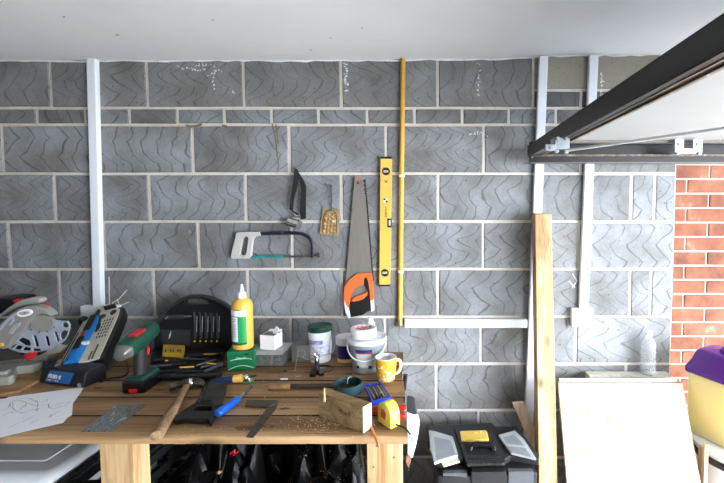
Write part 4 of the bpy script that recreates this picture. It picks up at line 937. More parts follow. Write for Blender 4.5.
wrapc(c, -30, 26, .083, .088, .0700, .0706).build('label_band', M('label_red', (190, 70, 60), .5), t)
wrapc(c, -32, -20, .022, .034, .0628, .0640).build('label_corner', m_ink, t); wrapc(c, 14, 26, .022, .034, .0628, .0640).build('label_corner', m_ink, t)
wrapc(c, -70, 70, .010, .024, .0612, .0628).build('contents_level', M('grey_contents', (150, 152, 154), .5), t)
hd = [c+V((.0785*math.sin(math.radians(a)), -.0785*math.cos(math.radians(a))-.006*math.cos(math.radians(a)), .112-.052*math.cos(math.radians(a))**1 if abs(a) < 90 else .112)) for a in range(-88, 89, 11)]
MB().tube(hd, .0028, 8).build('bail_handle', m_white, t)
rc = c+V((-.014, -.002, .1332))
t = thing('tape_roll', 'white roll of tape with a pink core lying on the bucket lid', 'tape roll', rc)
MB().lathe([(.036, 0), (.050, 0), (.0515, .002), (.0515, .036), (.050, .038), (.036, .038), (.036, 0)], rc, n=48).build('roll', m_white, t)
MB().lathe([(.0345, .001), (.036, .001), (.036, .0365), (.0345, .0365), (.0345, .001)], rc, n=48).build('core', M('pink_print', (206, 120, 150), .6, vs=60, stops=[(.4, (206, 84, 128)), (.6, (232, 214, 214))]), t)
MB().lathe([(.001, .0), (.0345, .0), (.0345, .030), (.001, .030)], rc, n=40).build('core_filling', M('pink_grey', (190, 160, 166), .7, vs=40, stops=[(.4, (180, 90, 120)), (.55, (214, 196, 190))]), t)
c2 = V(((371.5-PPX)/FPX*1.94, 1.94-2.025, BZ+.0006)) if False else V(((370.8-PPX)/FPX*1.94, 1.90-2.025, BZ+.0006))
t = thing('sealant_tube', 'upright pale tube with a stepped white cap standing behind the bucket', 'tube', c2)
MB().lathe([(.001, 0), (.022, 0), (.023, .002), (.023, .100), (.001, .100)], c2, n=28).build('tube_body', m_grey, t)
MB().lathe([(.001, .098), (.026, .098), (.026, .122), (.021, .126), (.021, .138), (.014, .142), (.012, .158), (.008, .162), (.001, .162)], c2, n=28).build('cap', m_white, t)

# yellow mug
c = standpx(386.2, 383.6, .036)
t = thing('mug', 'mustard yellow mug with white flower pattern and white inside, right back of bench', 'mug', c)
m_mug = bpy.data.materials.new('mug_glaze'); m_mug.use_nodes = True; nt = m_mug.node_tree; b = nt.nodes['Principled BSDF']
tc = nn(nt, 'ShaderNodeTexCoord'); vo = nn(nt, 'ShaderNodeTexVoronoi'); vo.inputs['Scale'].default_value = 190; nt.links.new(tc.outputs['Object'], vo.inputs['Vector'])
r1 = ramp(nt, [(.42, (1, 1, 1)), (.50, (0, 0, 0))]); nt.links.new(vo.outputs['Distance'], r1.inputs['Fac'])
nz = nn(nt, 'ShaderNodeTexNoise'); nz.inputs['Scale'].default_value = 32; nt.links.new(tc.outputs['Object'], nz.inputs['Vector'])
sp = nn(nt, 'ShaderNodeSeparateXYZ'); nt.links.new(tc.outputs['Object'], sp.inputs[0])
mr = nn(nt, 'ShaderNodeMapRange'); nt.links.new(sp.outputs['Z'], mr.inputs['Value']); mr.inputs['From Min'].default_value = .015; mr.inputs['From Max'].default_value = .06; mr.inputs['To Min'].default_value = .12; mr.inputs['To Max'].default_value = -.14
ad = nn(nt, 'ShaderNodeMath', operation='ADD'); nt.links.new(nz.outputs['Fac'], ad.inputs[0]); nt.links.new(mr.outputs[0], ad.inputs[1])
r2 = ramp(nt, [(.50, (0, 0, 0)), (.56, (1, 1, 1))]); nt.links.new(ad.outputs[0], r2.inputs['Fac'])
mu = nn(nt, 'ShaderNodeMath', operation='MULTIPLY'); nt.links.new(r1.outputs[0], mu.inputs[0]); nt.links.new(r2.outputs[0], mu.inputs[1])
mx = nn(nt, 'ShaderNodeMix', data_type='RGBA'); mx.inputs['A'].default_value = (*lin((214, 158, 44)), 1); mx.inputs['B'].default_value = (*lin((240, 234, 220)), 1); nt.links.new(mu.outputs[0], mx.inputs['Factor'])
nt.links.new(mx.outputs['Result'], b.inputs['Base Color']); b.inputs['Roughness'].default_value = .25
m_mugin = M('mug_white', (236, 234, 228), .25, var=.02)
MB().lathe([(.001, 0), (.030, 0), (.033, .004), (.035, .02), (.040, .060), (.0405, .086), (.040, .089), (.0385, .088), (.037, .06), (.032, .008), (.001, .006)], c, n=48).build('mug_body', m_mug, t)
MB().lathe([(.0403, .0862), (.0403, .0895), (.0385, .0895), (.0368, .06), (.0316, .0085), (.001, .0068), (.001, .0072), (.031, .009), (.036, .06), (.0375, .0862), (.0403, .0862)], c, n=48).build('mug_lining', m_mugin, t)
h = [c+V((x, -.004, z)) for x, z in ((.036, .078), (.050, .078), (.057, .066), (.055, .045), (.046, .030), (.035, .026))]
MB().tube(spline(h, 5), .0055, 10, flat=1.2).build('handle', M('mug_cream', (226, 206, 160), .3), t)

# soldering stand with alligator clips, rings of wire
c = onB(317, 372, .0005)
t = thing('helping_hand_stand', 'small black footed stand with chrome clips and a thin wire arm', 'stand', c)
mb = MB(); mb.plate([[V((p.x, p.y, c.z)) for p in [onB(*k) for k in ((309.5, 377.5), (315, 377.6), (317, 374), (319, 376.8), (324, 376), (323, 371.5), (319, 370), (314, 370), (310.5, 373))]]], (0, 0, .012)); mb.build('base', m_black, t, bevel=.002)
MB().cyl(c+V((0, 0, .01)), c+V((0, 0, .052)), .011, .008, 14).build('post', m_black, t)
j = c+V((0, -.002, .064)); mb = MB(); mb.sphere(j, .009, 12)
for a in range(0, 360, 40): d = V((math.cos(math.radians(a)), -.3, math.sin(math.radians(a)))); mb.cyl(j, j+d*rnd.uniform(.014, .022), .0028, .0018, 6)
mb.build('clip_joint', m_chrome, t)
D = c.y+2.025
def wp(px, py, dd=0): return V(((px-PPX)/FPX*(D+dd), D+dd-2.025, 1.60+(201.5-py)/FPX*(D+dd)))
MB().tube(spline([wp(317, 358), wp(308, 362), wp(300, 360), wp(294, 357.5)], 4), .0026, 8).build('arm', m_steel, t)
MB().tube([wp(299+3.6*math.cos(2*PI*i/20), 355.5+3.6*math.sin(2*PI*i/20)) for i in range(20)], .0014, 6, close=True).build('ring', m_steel, t)
MB().tube([wp(295.5, 349.5), wp(294.5, 358), wp(291.5, 374.5)], .0022, 8).build('rod', m_steel, t)
MB().tube(spline([wp(319, 358), wp(326, 356.5), wp(331, 353.5), wp(333, 346)], 4), .0022, 8).build('arm', m_steel, t)
pts = [onB(322+9*math.cos(a)+2, 368.5+3.3*math.sin(a), .003) for a in [2*PI*i/20-2.2 for i in range(15)]]
tag(MB().tube(spline(pts, 3), .0022, 6).build('black_wire', m_black), 'loop of thin black wire on the bench behind the chrome clip stand', 'wire')

# ================================================================== front of the bench
# hammer
t = thing('claw_hammer', 'claw hammer with worn wooden handle lying on the bench', 'hammer', onB(175, 405))
m_hw = WOOD('hammer_handle', (98, 74, 50), (140, 110, 78), (174, 146, 112), 1, off=(1, 1, 1), knots=False, scale=2)
cl_ = [(186, 386.5, .0115), (182, 393.5, .011), (177.5, 402.5, .0125), (172, 411.5, .0155), (166.5, 420, .0165), (161.5, 428, .0175), (157.5, 434, .0185), (156.6, 436, .0165)]
MB().tube([onB(a, b, .020) for a, b, _ in cl_], [r for *_, r in cl_], 14, flat=.85, up=(0, 0, 1)).build('handle', m_hw, t)
m_hh = M('hammer_steel', (74, 66, 60), .42, .7, var=.3, vs=40)
h0, h1 = onB(169.6, 386.5, .022), onB(198, 381.5, .022); ax = (h1-h0).normalized(); L_ = (h1-h0).length
mb = MB(); mb.lathe([(.001, -.002), (.0165, 0), (.0165, .014), (.0115, .020), (.012, .034), (.018, .042), (.018, .068), (.013, .074)], h0, ax, 16); mb.build('head', m_hh, t)
sd2 = V((-ax.y, ax.x, 0))
for sgn in (-1, 1):
    MB().tube(spline([h0+ax*.068+sd2*.005*sgn, h0+ax*.088+sd2*.008*sgn+V((0, -.004, 0)), h0+ax*.106+sd2*.009*sgn+V((0, -.012, -.004)), h0+ax*.118+sd2*.009*sgn+V((0, -.024, -.010))], 4), [.011]*8+[.008]*3+[.005]*2, 8).build('claw', m_hh, t)
MB().lathe([(.0186, 0), (.0192, .002), (.0192, .008), (.0186, .010)], h0+ax*.060, ax, 16).build('bright_collar', m_chrome, t)
# tenon saw
t = thing('tenon_saw', 'black tenon saw with a closed handle lying between hammer and blue chisel', 'saw', onB(210, 402))
q = lambda pts, dz: px_polyB(pts, 150, 370, 6.9, dz)
MB().plate([q([(400, 72), (432, 56), (540, 60), (525, 160), (500, 240), (440, 250), (335, 245)], .010)], (0, 0, .0016)).build('saw_blade', M('blackened_steel', (52, 50, 47), .45, .6, var=.3, vs=25, col2=(88, 84, 76)), t)
a, b = onB(150+398/6.9, 370+72/6.9, .012), onB(150+332/6.9, 370+244/6.9, .012)
MB().tube([a, b], .0075, 8).build('back_spine', m_blackgl, t, bevel=0)
MB().plate([q([(300, 268), (330, 238), (375, 240), (420, 236), (440, 260), (456, 295), (447, 335), (428, 392), (412, 392), (400, 372), (340, 374), (240, 370), (188, 380), (170, 378), (162, 366), (176, 350), (235, 305)], .001),
            q([(300, 306), (330, 284), (385, 282), (424, 286), (434, 303), (420, 316), (330, 318)], .001)], (0, 0, .017)).build('handle', m_blackgl, t, bevel=.006, seg=3)
for x, y in ((400, 216), (390, 242)): MB().lathe([(.001, .001), (.0045, .001), (.0045, -.002), (.001, -.0025)], q([(x, y)], .0135)[0], (0, 0, -1), 12).build('blade_bolt', m_steel, t)
# steel plate
m_plate = M('blotched_steel', (110, 112, 112), .34, .35, vs=26, stops=[(.34, (70, 70, 68)), (.46, (140, 142, 142)), (.56, (88, 88, 86)), (.66, (206, 208, 208))], stretch=(1.6, 1, 1))
tag(MB().plate([[onB(*p, .0006) for p in ((79.7, 431.8), (111.8, 431.8), (145.2, 405.2), (117, 405.2))]], (0, 0, .0016)).build('steel_plate', m_plate), 'blotched flat steel plate lying beside the paper sketch', 'metal plate')
# blue chisel
t = thing('chisel', 'chisel with bright blue handle lying beside the tenon saw', 'chisel', onB(232, 400))
a, b = onB(217.8, 413.5, .014), onB(239.0, 398.3, .014); d = b-a
MB().tube([a+d*-.03, a+d*.02, a+d*.25, a+d*.55, a+d*.85, a+d*.97, a+d*1.0], [.008, .0135, .0145, .0128, .0132, .010, .007], 14).build('handle', m_blue, t)
e1, e2 = onB(239.2, 398, .012), onB(244, 393, .010)
MB().tube([e1, e2], [.0048, .0042], 8).build('neck', m_steel, t)
MB().plate([[onB(*p, .002) for p in ((242.6, 393.8), (249.8, 385.8), (252.6, 386.4), (245.6, 395.2))]], (0, 0, .0035)).build('chisel_blade', m_steeld, t)
# L-square
m_sq = M('dark_square_steel', (82, 76, 68), .5, .7, var=.2, vs=30)
t = thing('steel_square', 'dark steel L-shaped square lying flat at the middle of the bench', 'square', onB(265, 410))
MB().plate([[onB(*p, .001) for p in ((246.8, 401), (278, 401.8), (276.3, 405), (267.6, 408.6), (245, 407.4))]], (0, 0, .006)).build('stock', m_sq, t, bevel=.001)
MB().plate([[onB(*p, .001) for p in ((278.2, 402), (276.4, 408.4), (253.2, 438), (246, 437.4), (267.4, 408.7), (272, 404))]], (0, 0, .003)).build('square_blade', m_sq, t)
# blue and yellow handled tool and green gauge
t = thing('hand_tool', 'dark blue and yellow handled tool with a chrome ball end, before the green box', 'hand tool', onB(236, 376))
a, b, c_, d_ = onB(213, 381.5, .010), onB(234, 379.0, .017), onB(242, 378.0, .020), onB(245.8, 377.5, .021)
MB().tube([a, a.lerp(b, .25), a.lerp(b, .7), b], [.006, .011, .0125, .013], 12).build('handle', M('navy_plastic', (22, 46, 92), .4), t)
MB().tube([b, c_], [.014, .0145], 14).build('ferrule', M('amber_plastic', (232, 182, 88), .4), t)
mb = MB(); mb.sphere(d_, .012, 12); mb.build('ball_end', m_chrome, t)
MB().tube([d_, onB(249, 379, .012), onB(250, 382, .003)], [.006, .007, .004], 10).build('chrome_tail', m_chrome, t)
MB().cyl(d_, onB(256, 375.5, .020), .0038, n=8).build('black_tip', m_black, t)
tag(MB().plate([[onB(*p, .001) for p in ((234, 381.5), (238, 377.8), (247, 377), (254.5, 379.5), (254, 382), (246, 383.5), (237, 383))], [onB(*p, .001) for p in ((239, 381.5), (243, 380.2), (247, 381), (243, 382.2))]], (0, 0, .002)).build('green_gauge', M('pale_green_plastic', (92, 150, 108), .3, trans=.2), bevel=.0006), 'flat pale green plastic piece under the chrome-ended tool', 'plastic piece')
# rasp
t = thing('rasp', 'old wooden-handled rasp lying across the bench behind the timber block', 'file', onB(300, 385))
m_rh = WOOD('rasp_handle', (120, 86, 52), (166, 124, 80), (192, 152, 104), 0, knots=False, scale=2)
a, b = onB(267.5, 386.5, .012), onB(289.5, 387.0, .012)
MB().tube([a, a.lerp(b, .06), a.lerp(b, .3), a.lerp(b, .65), a.lerp(b, .9), b], [.007, .012, .0125, .010, .0115, .009], 12).build('handle', m_rh, t)
MB().plate([[onB(*p, .006) for p in ((289, 388.5), (289, 385.6), (331, 384.8), (352, 386.5), (352, 388.5), (330, 388.3))]], (0, 0, .006)).build('rasp_blade', M('rusty_file', (84, 66, 52), .6, .5, var=.25, vs=50, bump=.4, bs=500), t)
# small bits
tag(MB().cyl(onB(280.6, 379.2, .0035), onB(287.6, 379.0, .0035), .0032, n=10).build('chalk_stub', m_paper), 'short white stub like chalk lying behind the rasp handle', 'chalk')
tag(MB().cyl(onB(288.5, 378.6, .003), onB(295, 377.2, .003), .0022, n=8).build('metal_pin', m_steeld), 'dull metal pin lying right of the white stub', 'pin')
tag(MB().cyl(onB(296, 376.8, .003), onB(301, 376.2, .003), .0026, n=8).build('metal_pin', m_steel), 'bright metal pin right of the dull one, near the wire arm', 'pin')
tag(MB().sphere(onB(285.5, 371, .002), .005, 8, (1.4, .8, .5)).build('dark_washer', m_ink), 'small dark nut lying on the bench before the clear box', 'nut')
# timber block with stamp and splinter
zt = .079
F0, F1 = onB(319.2, 416.5), onB(363.2, 433.6); d = (F1-F0); dn = V((-d.y, d.x, 0)).normalized(); th = .036
t = thing('timber_block', 'planed timber offcut standing on its edge at the front right of the bench', 'timber block', (F0+F1)/2)
w_blk = WOOD('block_face', (118, 96, 60), (148, 122, 82), (172, 146, 102), 0, scale=2.2, knots=False)
a0, a1, b1, b0 = F0+V((0, 0, .0006)), F1+V((0, 0, .0006)), F1+dn*th+V((0, 0, .0006)), F0+dn*th+V((0, 0, .0006)); u = V((0, 0, zt))
MB().hexa([a0, a1, b1, b0, a0+u, a1+u, b1+u, b0+u]).build('block_body', w_blk, t, bevel=.0015)
dd = d.normalized()
MB().hexa([a1+dd*-.001, a1+dd*.0012, b1+dd*.0012, b1-dd*.001, a1-dd*.001+u, a1+dd*.0012+u, b1+dd*.0012+u, b1-dd*.001+u]).build('end_grain', M('pale_end_grain', (236, 226, 206), .8, var=.05, vs=60), t, label='pale sawn end of the block')
writing('45 x 9', .020, F0.lerp(F1, .60)+V((0, 0, zt*.54))-dn*.0004, dd+V((0, 0, -.02)), V((0, 0, 1)), M('faded_stamp', (44, 34, 22), .8, vs=150, col2=(96, 76, 48)), t, depth=.0003)
mb = MB(); s0 = onB(323.3, 404, .081); mb.plate([[s0+V((-.003, .012, 0)), s0+V((.003, .012, 0)), s0+V((.0012, .014, .040)), s0+V((-.0012, .014, .044))]], (0, .003, 0)); mb.build('splinter', M('splinter', (206, 170, 116), .8), t)
# teal tape ring
c = V(onB(347.5, 398.2)); c = V((c.x*1.03, c.y+.051, BZ+.0008))
m_teal = M('teal_plastic', (28, 62, 70), .45, var=.12, vs=30)
t = thing('teal_ring', 'open ring of dark teal plastic band behind the timber block', 'ring', c)
MB().lathe([(.047, 0), (.0515, 0), (.052, .015), (.0515, .034), (.048, .034), (.0455, .015), (.047, 0)], c, n=44).build('band', m_teal, t)
MB().tube(spline([c+V((.006, .036, .036)), c+V((.0, .044, .037)), c+V((-.008, .038, .03)), c+V((-.006, .02, .02))], 4), .002, 6).build('wire_clip', m_steel, t)
# tray of drill bits
zt_ = .014
A_, B_, C_, D_ = [onB(*p, zt_) for p in ((364.2, 384.0), (381.2, 382.2), (391.2, 397.2), (372.6, 401.6))]
t = thing('drill_bit_tray', 'small blue tray full of drill bits beside the yellow tape measure', 'bit tray', (A_+C_)/2)
m_bl2 = M('royal_blue_plastic', (26, 62, 190), .35, var=.06)
cen = (A_+B_+C_+D_)/4
def ins(p, k): return cen+(p-cen)*k
mb = MB(); mb.plate([[A_, B_, C_, D_], [ins(p, .86) for p in (A_, B_, C_, D_)]], (0, 0, -zt_+.001)); mb.plate([[ins(p, .9)+V((0, 0, -zt_+.001)) for p in (A_, B_, C_, D_)]], (0, 0, .004)); mb.build('tray', m_bl2, t)
MB().plate([[ins(p, .85)+V((0, 0, -.0085)) for p in (A_, B_, C_, D_)]], (0, 0, .002)).build('tray_insert', m_ink, t)
for i in range(11):
    k = (i+.6)/11.4
    p0 = ins(A_, .8).lerp(ins(B_, .8), k); p1 = ins(D_, .8).lerp(ins(C_, .8), k)
    s0_, s1_ = rnd.uniform(.0, .25), rnd.uniform(.72, 1)
    jj = V((rnd.uniform(-.003, .003), 0, 0))
    MB().tube([p0.lerp(p1, s0_)+V((0, 0, -.0025)), p0.lerp(p1, s1_)+jj+V((0, 0, .0005))], rnd.uniform(.0022, .0034), 8).build('drill_bit', m_steeld if i % 4 else m_steel, t)
# pliers with red handles
t = thing('pliers', 'pliers with two red handles lying behind the yellow tape measure', 'pliers', onB(388, 410))
MB().tube(spline([onB(371.5, 408.2, .009), onB(384, 408.2, .010), onB(397, 407.6, .010), onB(406.3, 407.4, .010)], 4), [.0055]*2+[.0075]*9+[.0085, .006][:2], 10).build('handle', m_red, t)
MB().tube(spline([onB(371.5, 411.4, .009), onB(384, 414.6, .010), onB(397, 416.0, .010), onB(406, 415.4, .010)], 4), [.0055]*2+[.0075]*9+[.0085, .006][:2], 10).build('handle', m_red, t)
MB().plate([[onB(*p, .004) for p in ((373, 407), (373, 412.6), (369.5, 412.4), (366.2, 410.6), (366, 409.8), (369.5, 407.2))]], (0, 0, .010)).build('jaws', m_dark, t, bevel=.002)
# tape measure
G0, G1 = onB(377.6, 421.6), onB(390.4, 430.2); dx_ = (G1-G0).normalized(); dnn = V((-dx_.y, dx_.x, 0)); Lm = (G1-G0).length
t = thing('tape_measure', 'lime yellow tape measure standing on the front right corner of the bench', 'tape measure', (G0+G1)/2)
m_tm = M('lime_yellow', (216, 212, 88), .4, var=.04)
prof = [(0, 0), (1, 0), (1.02, .1), (1.02, .45), (.96, .72), (.82, .92), (.6, 1.02), (.38, 1.02), (.16, .9), (.03, .7), (-.02, .45), (-.01, .12)]
HT = .070
def tp(u_, v_, w_): return G0+dx_*(u_*Lm)+dnn*w_+V((0, 0, .0006+v_*HT))
tb = MB().plate([[tp(u_, v_, 0) for u_, v_ in prof]], dnn*.036).build('case', m_tm, t, bevel=.005, seg=3)
MB().plate([[tp(.28, .34, -.0006), tp(.62, .30, -.0006), tp(.66, .62, -.0006), tp(.54, .74, -.0006), (tp(.30, .70, -.0006))]], dnn*.001).build('sticker', M('sticker_brown', (120, 78, 44), .5, vs=120, stops=[(.40, (40, 36, 34)), (.55, (206, 70, 50)), (.66, (224, 206, 180))]), tb)
MB().plate([[tp(.36, .38, -.001), tp(.55, .36, -.001), tp(.58, .56, -.001), tp(.38, .60, -.001)]], dnn*.001).build('sticker_print', M('sticker_red', (176, 66, 48), .5), tb)
pp_ = tp(1.03, .16, .018)
MB().tube(spline([pp_, pp_+V((.012, -.004, -.002)), onB(404.5, 428, .006), onB(407.8, 431, .004), onB(409.3, 434.5, .003)+V((.002, 0, 0))], 5), .0024, 6).build('wrist_strap', m_black, t)
MB().tube(spline([onB(409.0, 433, .003)+V((.003, 0, 0)), onB(411, 437, -.006)+V((.002, 0, 0)), onB(411.2, 442, -.02), onB(409.4, 446, -.03)], 5), .0018, 6).build('strap_loop', M('grey_cord', (120, 124, 128), .6), t)
# pencil
m_pen = M('pencil_orange', (228, 138, 66), .45, var=.05)
t = thing('pencil', 'orange pencil poking out over the front edge beside the timber block', 'pencil', onB(374, 434))
a, b = onB(369.0, 420.0, .0048), onB(378.0, 444.0, .0048); d = b-a
MB().tube([a, b], .0042, 6).build('pencil_body', m_pen, t)
MB().tube([b, b+d*.13], [.0041, .0010], 6).build('sharpened_tip', M('pencil_wood', (206, 168, 120), .7), t)
# ================================================================== white tool hooked on the bench end
yt = -.585
def bt_(x, y, yy=yt): return atY(380+x/5.2, 390+y/5.2, yy)
t = thing('scraper', 'white tapered plastic scraper with black grip hanging at the right end of the bench', 'scraper', bt_(160, 330))
MB().plate([[bt_(*p) for p in [(138, 118), (190, 132), (200, 150), (204, 180), (199, 230), (188, 285), (168, 358), (158, 352), (143, 338), (137, 240)]]], (0, .022, 0)).build('body', m_white, t, bevel=.005, seg=3)
MB().plate([[bt_(*p, yt-.002) for p in [(139, 44), (165, 48), (181, 58), (192, 132), (166, 126), (138, 112)]]], (0, .026, 0)).build('grip', m_dark, t, bevel=.005)
MB().plate([[bt_(*p, yt+.006) for p in [(140, 335), (160, 356), (158, 378), (150, 402), (141, 396), (135, 372)]]], (0, .010, 0)).build('wooden_tip', M('tip_wood', (150, 106, 82), .7, var=.2, vs=60), t, bevel=.001)
MB().tube([bt_(147, 398, yt+.01), bt_(149, 420, yt+.01)], [.004, .002], 8).build('point', m_ink, t)
MB().tube(spline([atY(403.6, 390, -.37), atY(405, 380, -.372), atY(405.2, 374.5, -.372)], 3), [.0085]*6+[.010], 10).build('hook_handle', m_blackgl, t)

# ================================================================== toolbox on the right
tx = thing('toolbox', 'black toolbox with yellow latch and two clear lid compartments on its top', 'toolbox', (.15, -.28, 0))
zt = .587
def xt(x, y, dz=0): return atZ(420+x/5.57, 415+y/5.57, zt+dz)
lft, rgt = xt(60, 290).x-.005, xt(655, 262).x
yb_, yf_ = -.125, xt(400, 285).y
m_tb = M('toolbox_black', (38, 39, 41), .42, var=.15, vs=25, bump=.08, bs=200)
lidpoly = [(40, 92), (190, 80), (200, 82), (395, 72), (420, 92), (535, 92), (600, 170), (664, 262), (662, 282), (500, 262), (470, 285), (262, 292), (240, 270), (130, 298), (80, 292), (62, 210)]
MB().plate([[xt(*p, -.03) for p in lidpoly]], (0, 0, .026)).build('lid', m_tb, tx, bevel=.004)
MB().plate([[xt(*p, -.60+.006) for p in [(60, 105), (530, 100), (652, 290), (480, 300), (255, 305), (130, 310), (90, 300)]]], (0, 0, 0.555)).build('body', m_tb, tx, bevel=.008) if False else None
ff_ = [xt(*p) for p in [(75, 120), (560, 115), (656, 275), (470, 288), (262, 294), (135, 300), (92, 290)]]
MB().plate([[V((p.x, p.y, .001)) for p in ff_]], (0, 0, zt-.034)).build('body', m_tb, tx, bevel=.008)
MB().plate([[xt(*p, -.002) for p in [(190, 84), (392, 74), (420, 130), (478, 268), (470, 284), (262, 290), (245, 240)]]], (0, 0, .012)).build('lid_spine', m_tb, tx, bevel=.004)
m_cl2 = M('clouded_lid', (176, 182, 186), .3, var=.12, vs=20, bump=.1)
MB().plate([[xt(*p, -.002) for p in [(47, 98), (78, 102), (184, 134), (212, 236), (78, 281), (64, 222), (52, 205), (56, 188)]]], (0, 0, .012)).build('compartment_lid', m_cl2, tx, bevel=.003, label='left clouded compartment lid')
MB().plate([[xt(*p, -.002) for p in [(437, 124), (528, 99), (580, 150), (648, 256), (506, 222), (470, 175)]]], (0, 0, .012)).build('compartment_lid', m_cl2, tx, bevel=.003, label='right clouded compartment lid')
mr_ = M('lid_recess', (138, 146, 154), .35, var=.15, vs=12)
MB().plate([[xt(*p, .0095) for p in [(78, 122), (172, 144), (196, 222), (92, 252)]]], (0, 0, .001)).build('lid_window', mr_, tx)
MB().plate([[xt(*p, .0095) for p in [(462, 126), (522, 110), (566, 152), (580, 172), (478, 160)]]], (0, 0, .001)).build('lid_window', mr_, tx)
MB().plate([[xt(*p, .0095) for p in [(488, 176), (586, 184), (622, 236), (514, 210)]]], (0, 0, .001)).build('lid_window', mr_, tx)
m_lat = M('latch_yellow', (226, 192, 92), .4, var=.04)
MB().plate([[xt(*p, .009) for p in [(222, 102), (370, 97), (384, 148), (230, 152)]]], (0, 0, .012)).build('latch', m_lat, tx, bevel=.004)
for i in range(5):
    p = xt(245+i*30, 102, .018); MB().sphere(p, .0085, 8, (1, .8, .6)).build('latch_ridge', m_lat, tx)
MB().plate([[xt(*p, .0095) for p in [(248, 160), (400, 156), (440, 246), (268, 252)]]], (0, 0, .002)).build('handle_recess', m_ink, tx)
hp_ = [xt(*p, dz) for p, dz in (((276, 205), .008), ((282, 182), .018), ((300, 168), .026), ((345, 166), .028), ((390, 168), .026), ((408, 184), .018), ((412, 204), .008))]
MB().tube(spline(hp_, 4), .013, 10).build('carry_handle', m_blackgl, tx)
for k in range(2):
    for i in range(9):
        p = xt(272+i*21+k*4, 232+k*34, .011); MB().box(p.x-.006, p.x+.006, p.y-.008, p.y+.008, p.z-.004, p.z+.003).build('grip_rib', m_tb, tx, bevel=.001)
MB().plate([[xt(*p, -.003) for p in [(118, 268), (208, 240), (222, 264), (132, 291)]]], (0, 0, .004)).build('paper_label', M('cream_label', (222, 220, 196), .7), tx)
# front details just visible at the lower edge
fa, fbp = xt(300, 292), xt(470, 286)
m_cf = M('smoky_front', (84, 88, 92), .3, var=.15)
def fbox(x0, x1, z0, z1, d0, name, mat):
    a, b = xt(x0, 290), xt(x1, 290); y_ = min(a.y, b.y)
    return MB().box(a.x, b.x, y_-d0, y_+.02, z0, z1).build(name, mat, tx, bevel=.003)
fbox(285, 478, .40, zt-.012, .012, 'front_latch', m_tb)
for i in range(3): fbox(306+i*55, 348+i*55, zt-.075, zt-.062, .0135, 'latch_slot', m_ink)
fbox(128, 262, .36, zt-.022, .004, 'drawer_front', m_cf)
fbox(492, 632, .36, zt-.016, .004, 'drawer_front', m_cf)

# thin lath leaning behind the toolbox
yl_ = -.100
a = [atY(512.8, 404, yl_), atY(523.8, 402.8, yl_)]; d = atY(531, 446, yl_)-a[0]; k_ = -a[0].z/d.z
MB_ = MB().plate([[a[0], a[1], a[1]+d*((a[1].z-.001)/-d.z), a[0]+d*((a[0].z-.001)/-d.z)]], (0, .022, 0))
tag(MB_.build('timber_lath', WOOD('pale_lath', (196, 164, 134), (222, 192, 162), (238, 214, 188), 2, knots=False), bevel=.002), 'thin pale lath leaning on the wall behind the toolbox, left of the post', 'lath')

# timber post leaning on the wall
wp_ = WOOD('post_timber', (146, 114, 76), (178, 146, 104), (200, 172, 132), 2, off=(4, 2, 7))
def psec(px_l, px_r, D, z, dep=.078):
    y = D-2.025; pz_ = 214 if z > 1 else 483; xl, xr = atY(px_l, pz_, y).x, atY(px_r, pz_, y).x; return [(xl, y, z), (xr, y, z), (xr, y+dep, z), (xl, y+dep, z)]
tp_ = psec(535.0, 551.5, 1.895, 1.548); sl = (1.895-1.745)/(1.548-.49)
bt__ = psec(538.5, 557, 1.745, .49)
kx = .49/(1.548-.49)
bot_ = [tuple(b_[i]-(t_[i]-b_[i])*kx if i < 2 else .001 for i in range(3)) for b_, t_ in zip(bt__, tp_)]
tag(MB().hexa(bot_+tp_).build('timber_post', wp_, bevel=.004), 'tall square timber post leaning against the wall in front of the white trunking', 'post')

# boards leaning at the right
wb = WOOD('pale_pine_board', (166, 149, 122), (174, 160, 138), (180, 168, 152), 2, off=(5, 9, 2), scale=.55, knots=False)
def leanboard(pxl, pxr, pyt, D_top, slope, th_, name, mat, label, ptl=None):
    y = D_top-2.025; p0, p1 = atY(pxl, pyt, y), atY(pxr, pyt, y); z = p0.z; xl, xr = p0.x, p1.x
    yb = y-slope*z
    n = V((0, 1, slope)).normalized()*th_*1.0; 
    o = MB().hexa([(xl, yb, .001), (xr, yb, .001), (xr, yb+th_, .001), (xl, yb+th_, .001), (xl, y, z), (xr, y, z), (xr, y+th_, z), (xl, y+th_, z)]).build(name, mat, bevel=.0015)
    return tag(o, label, 'board')
leanboard(558.3, 682.5, 383.0, 1.85, .445, .018, 'pine_board', wb, 'wide pale knotty board leaning in front of the other boards at the right')
leanboard(559.5, 677, 379.3, 1.873, .445, .015, 'white_board', M('white_board', (232, 232, 228), .6, var=.04, vs=9), 'white board with only its top edge showing behind the pale knotty board')
pb = [o for o in bpy.data.objects if o.name == 'pine_board'][0]
mb = MB()
for px, py, r_ in ((589, 412, .006), (597, 406.5, .004), (608, 418.5, .008), (576, 448, .006), (573, 462, .006), (659, 412, .0045), (660, 434, .004), (657, 457, .004), (622, 478, .004), (634, 411, .003), (690, 472, .005), (604, 477, .003)):
    d = ray(px, py); nb = V((0, 1, -.445)); p_ = V((0, 1.85-2.025, atY(558.3, 383, 1.85-2.025).z)); p = CAM+d*((p_-CAM).dot(nb)/d.dot(nb))
    u_ = V((1, 0, 0)); w_ = V((0, .445, 1)).normalized(); nf = V((0, -1, .445)).normalized()
    mb.plate([[p+u_*(r_*math.cos(a)*.8)+w_*(r_*math.sin(a))+nf*.0002 for a in [2*PI*i/12 for i in range(12)]]], -nf*.0015)
mb.build('knot', M('pine_knot', (176, 122, 74), .7, var=.25, vs=200), pb)
z_ = atY(600, 376.8, -.085).z
pk = MB().box(atY(590, 376, -.085).x, atY(673, 376, -.085).x, -.085, -.018, .001, z_)
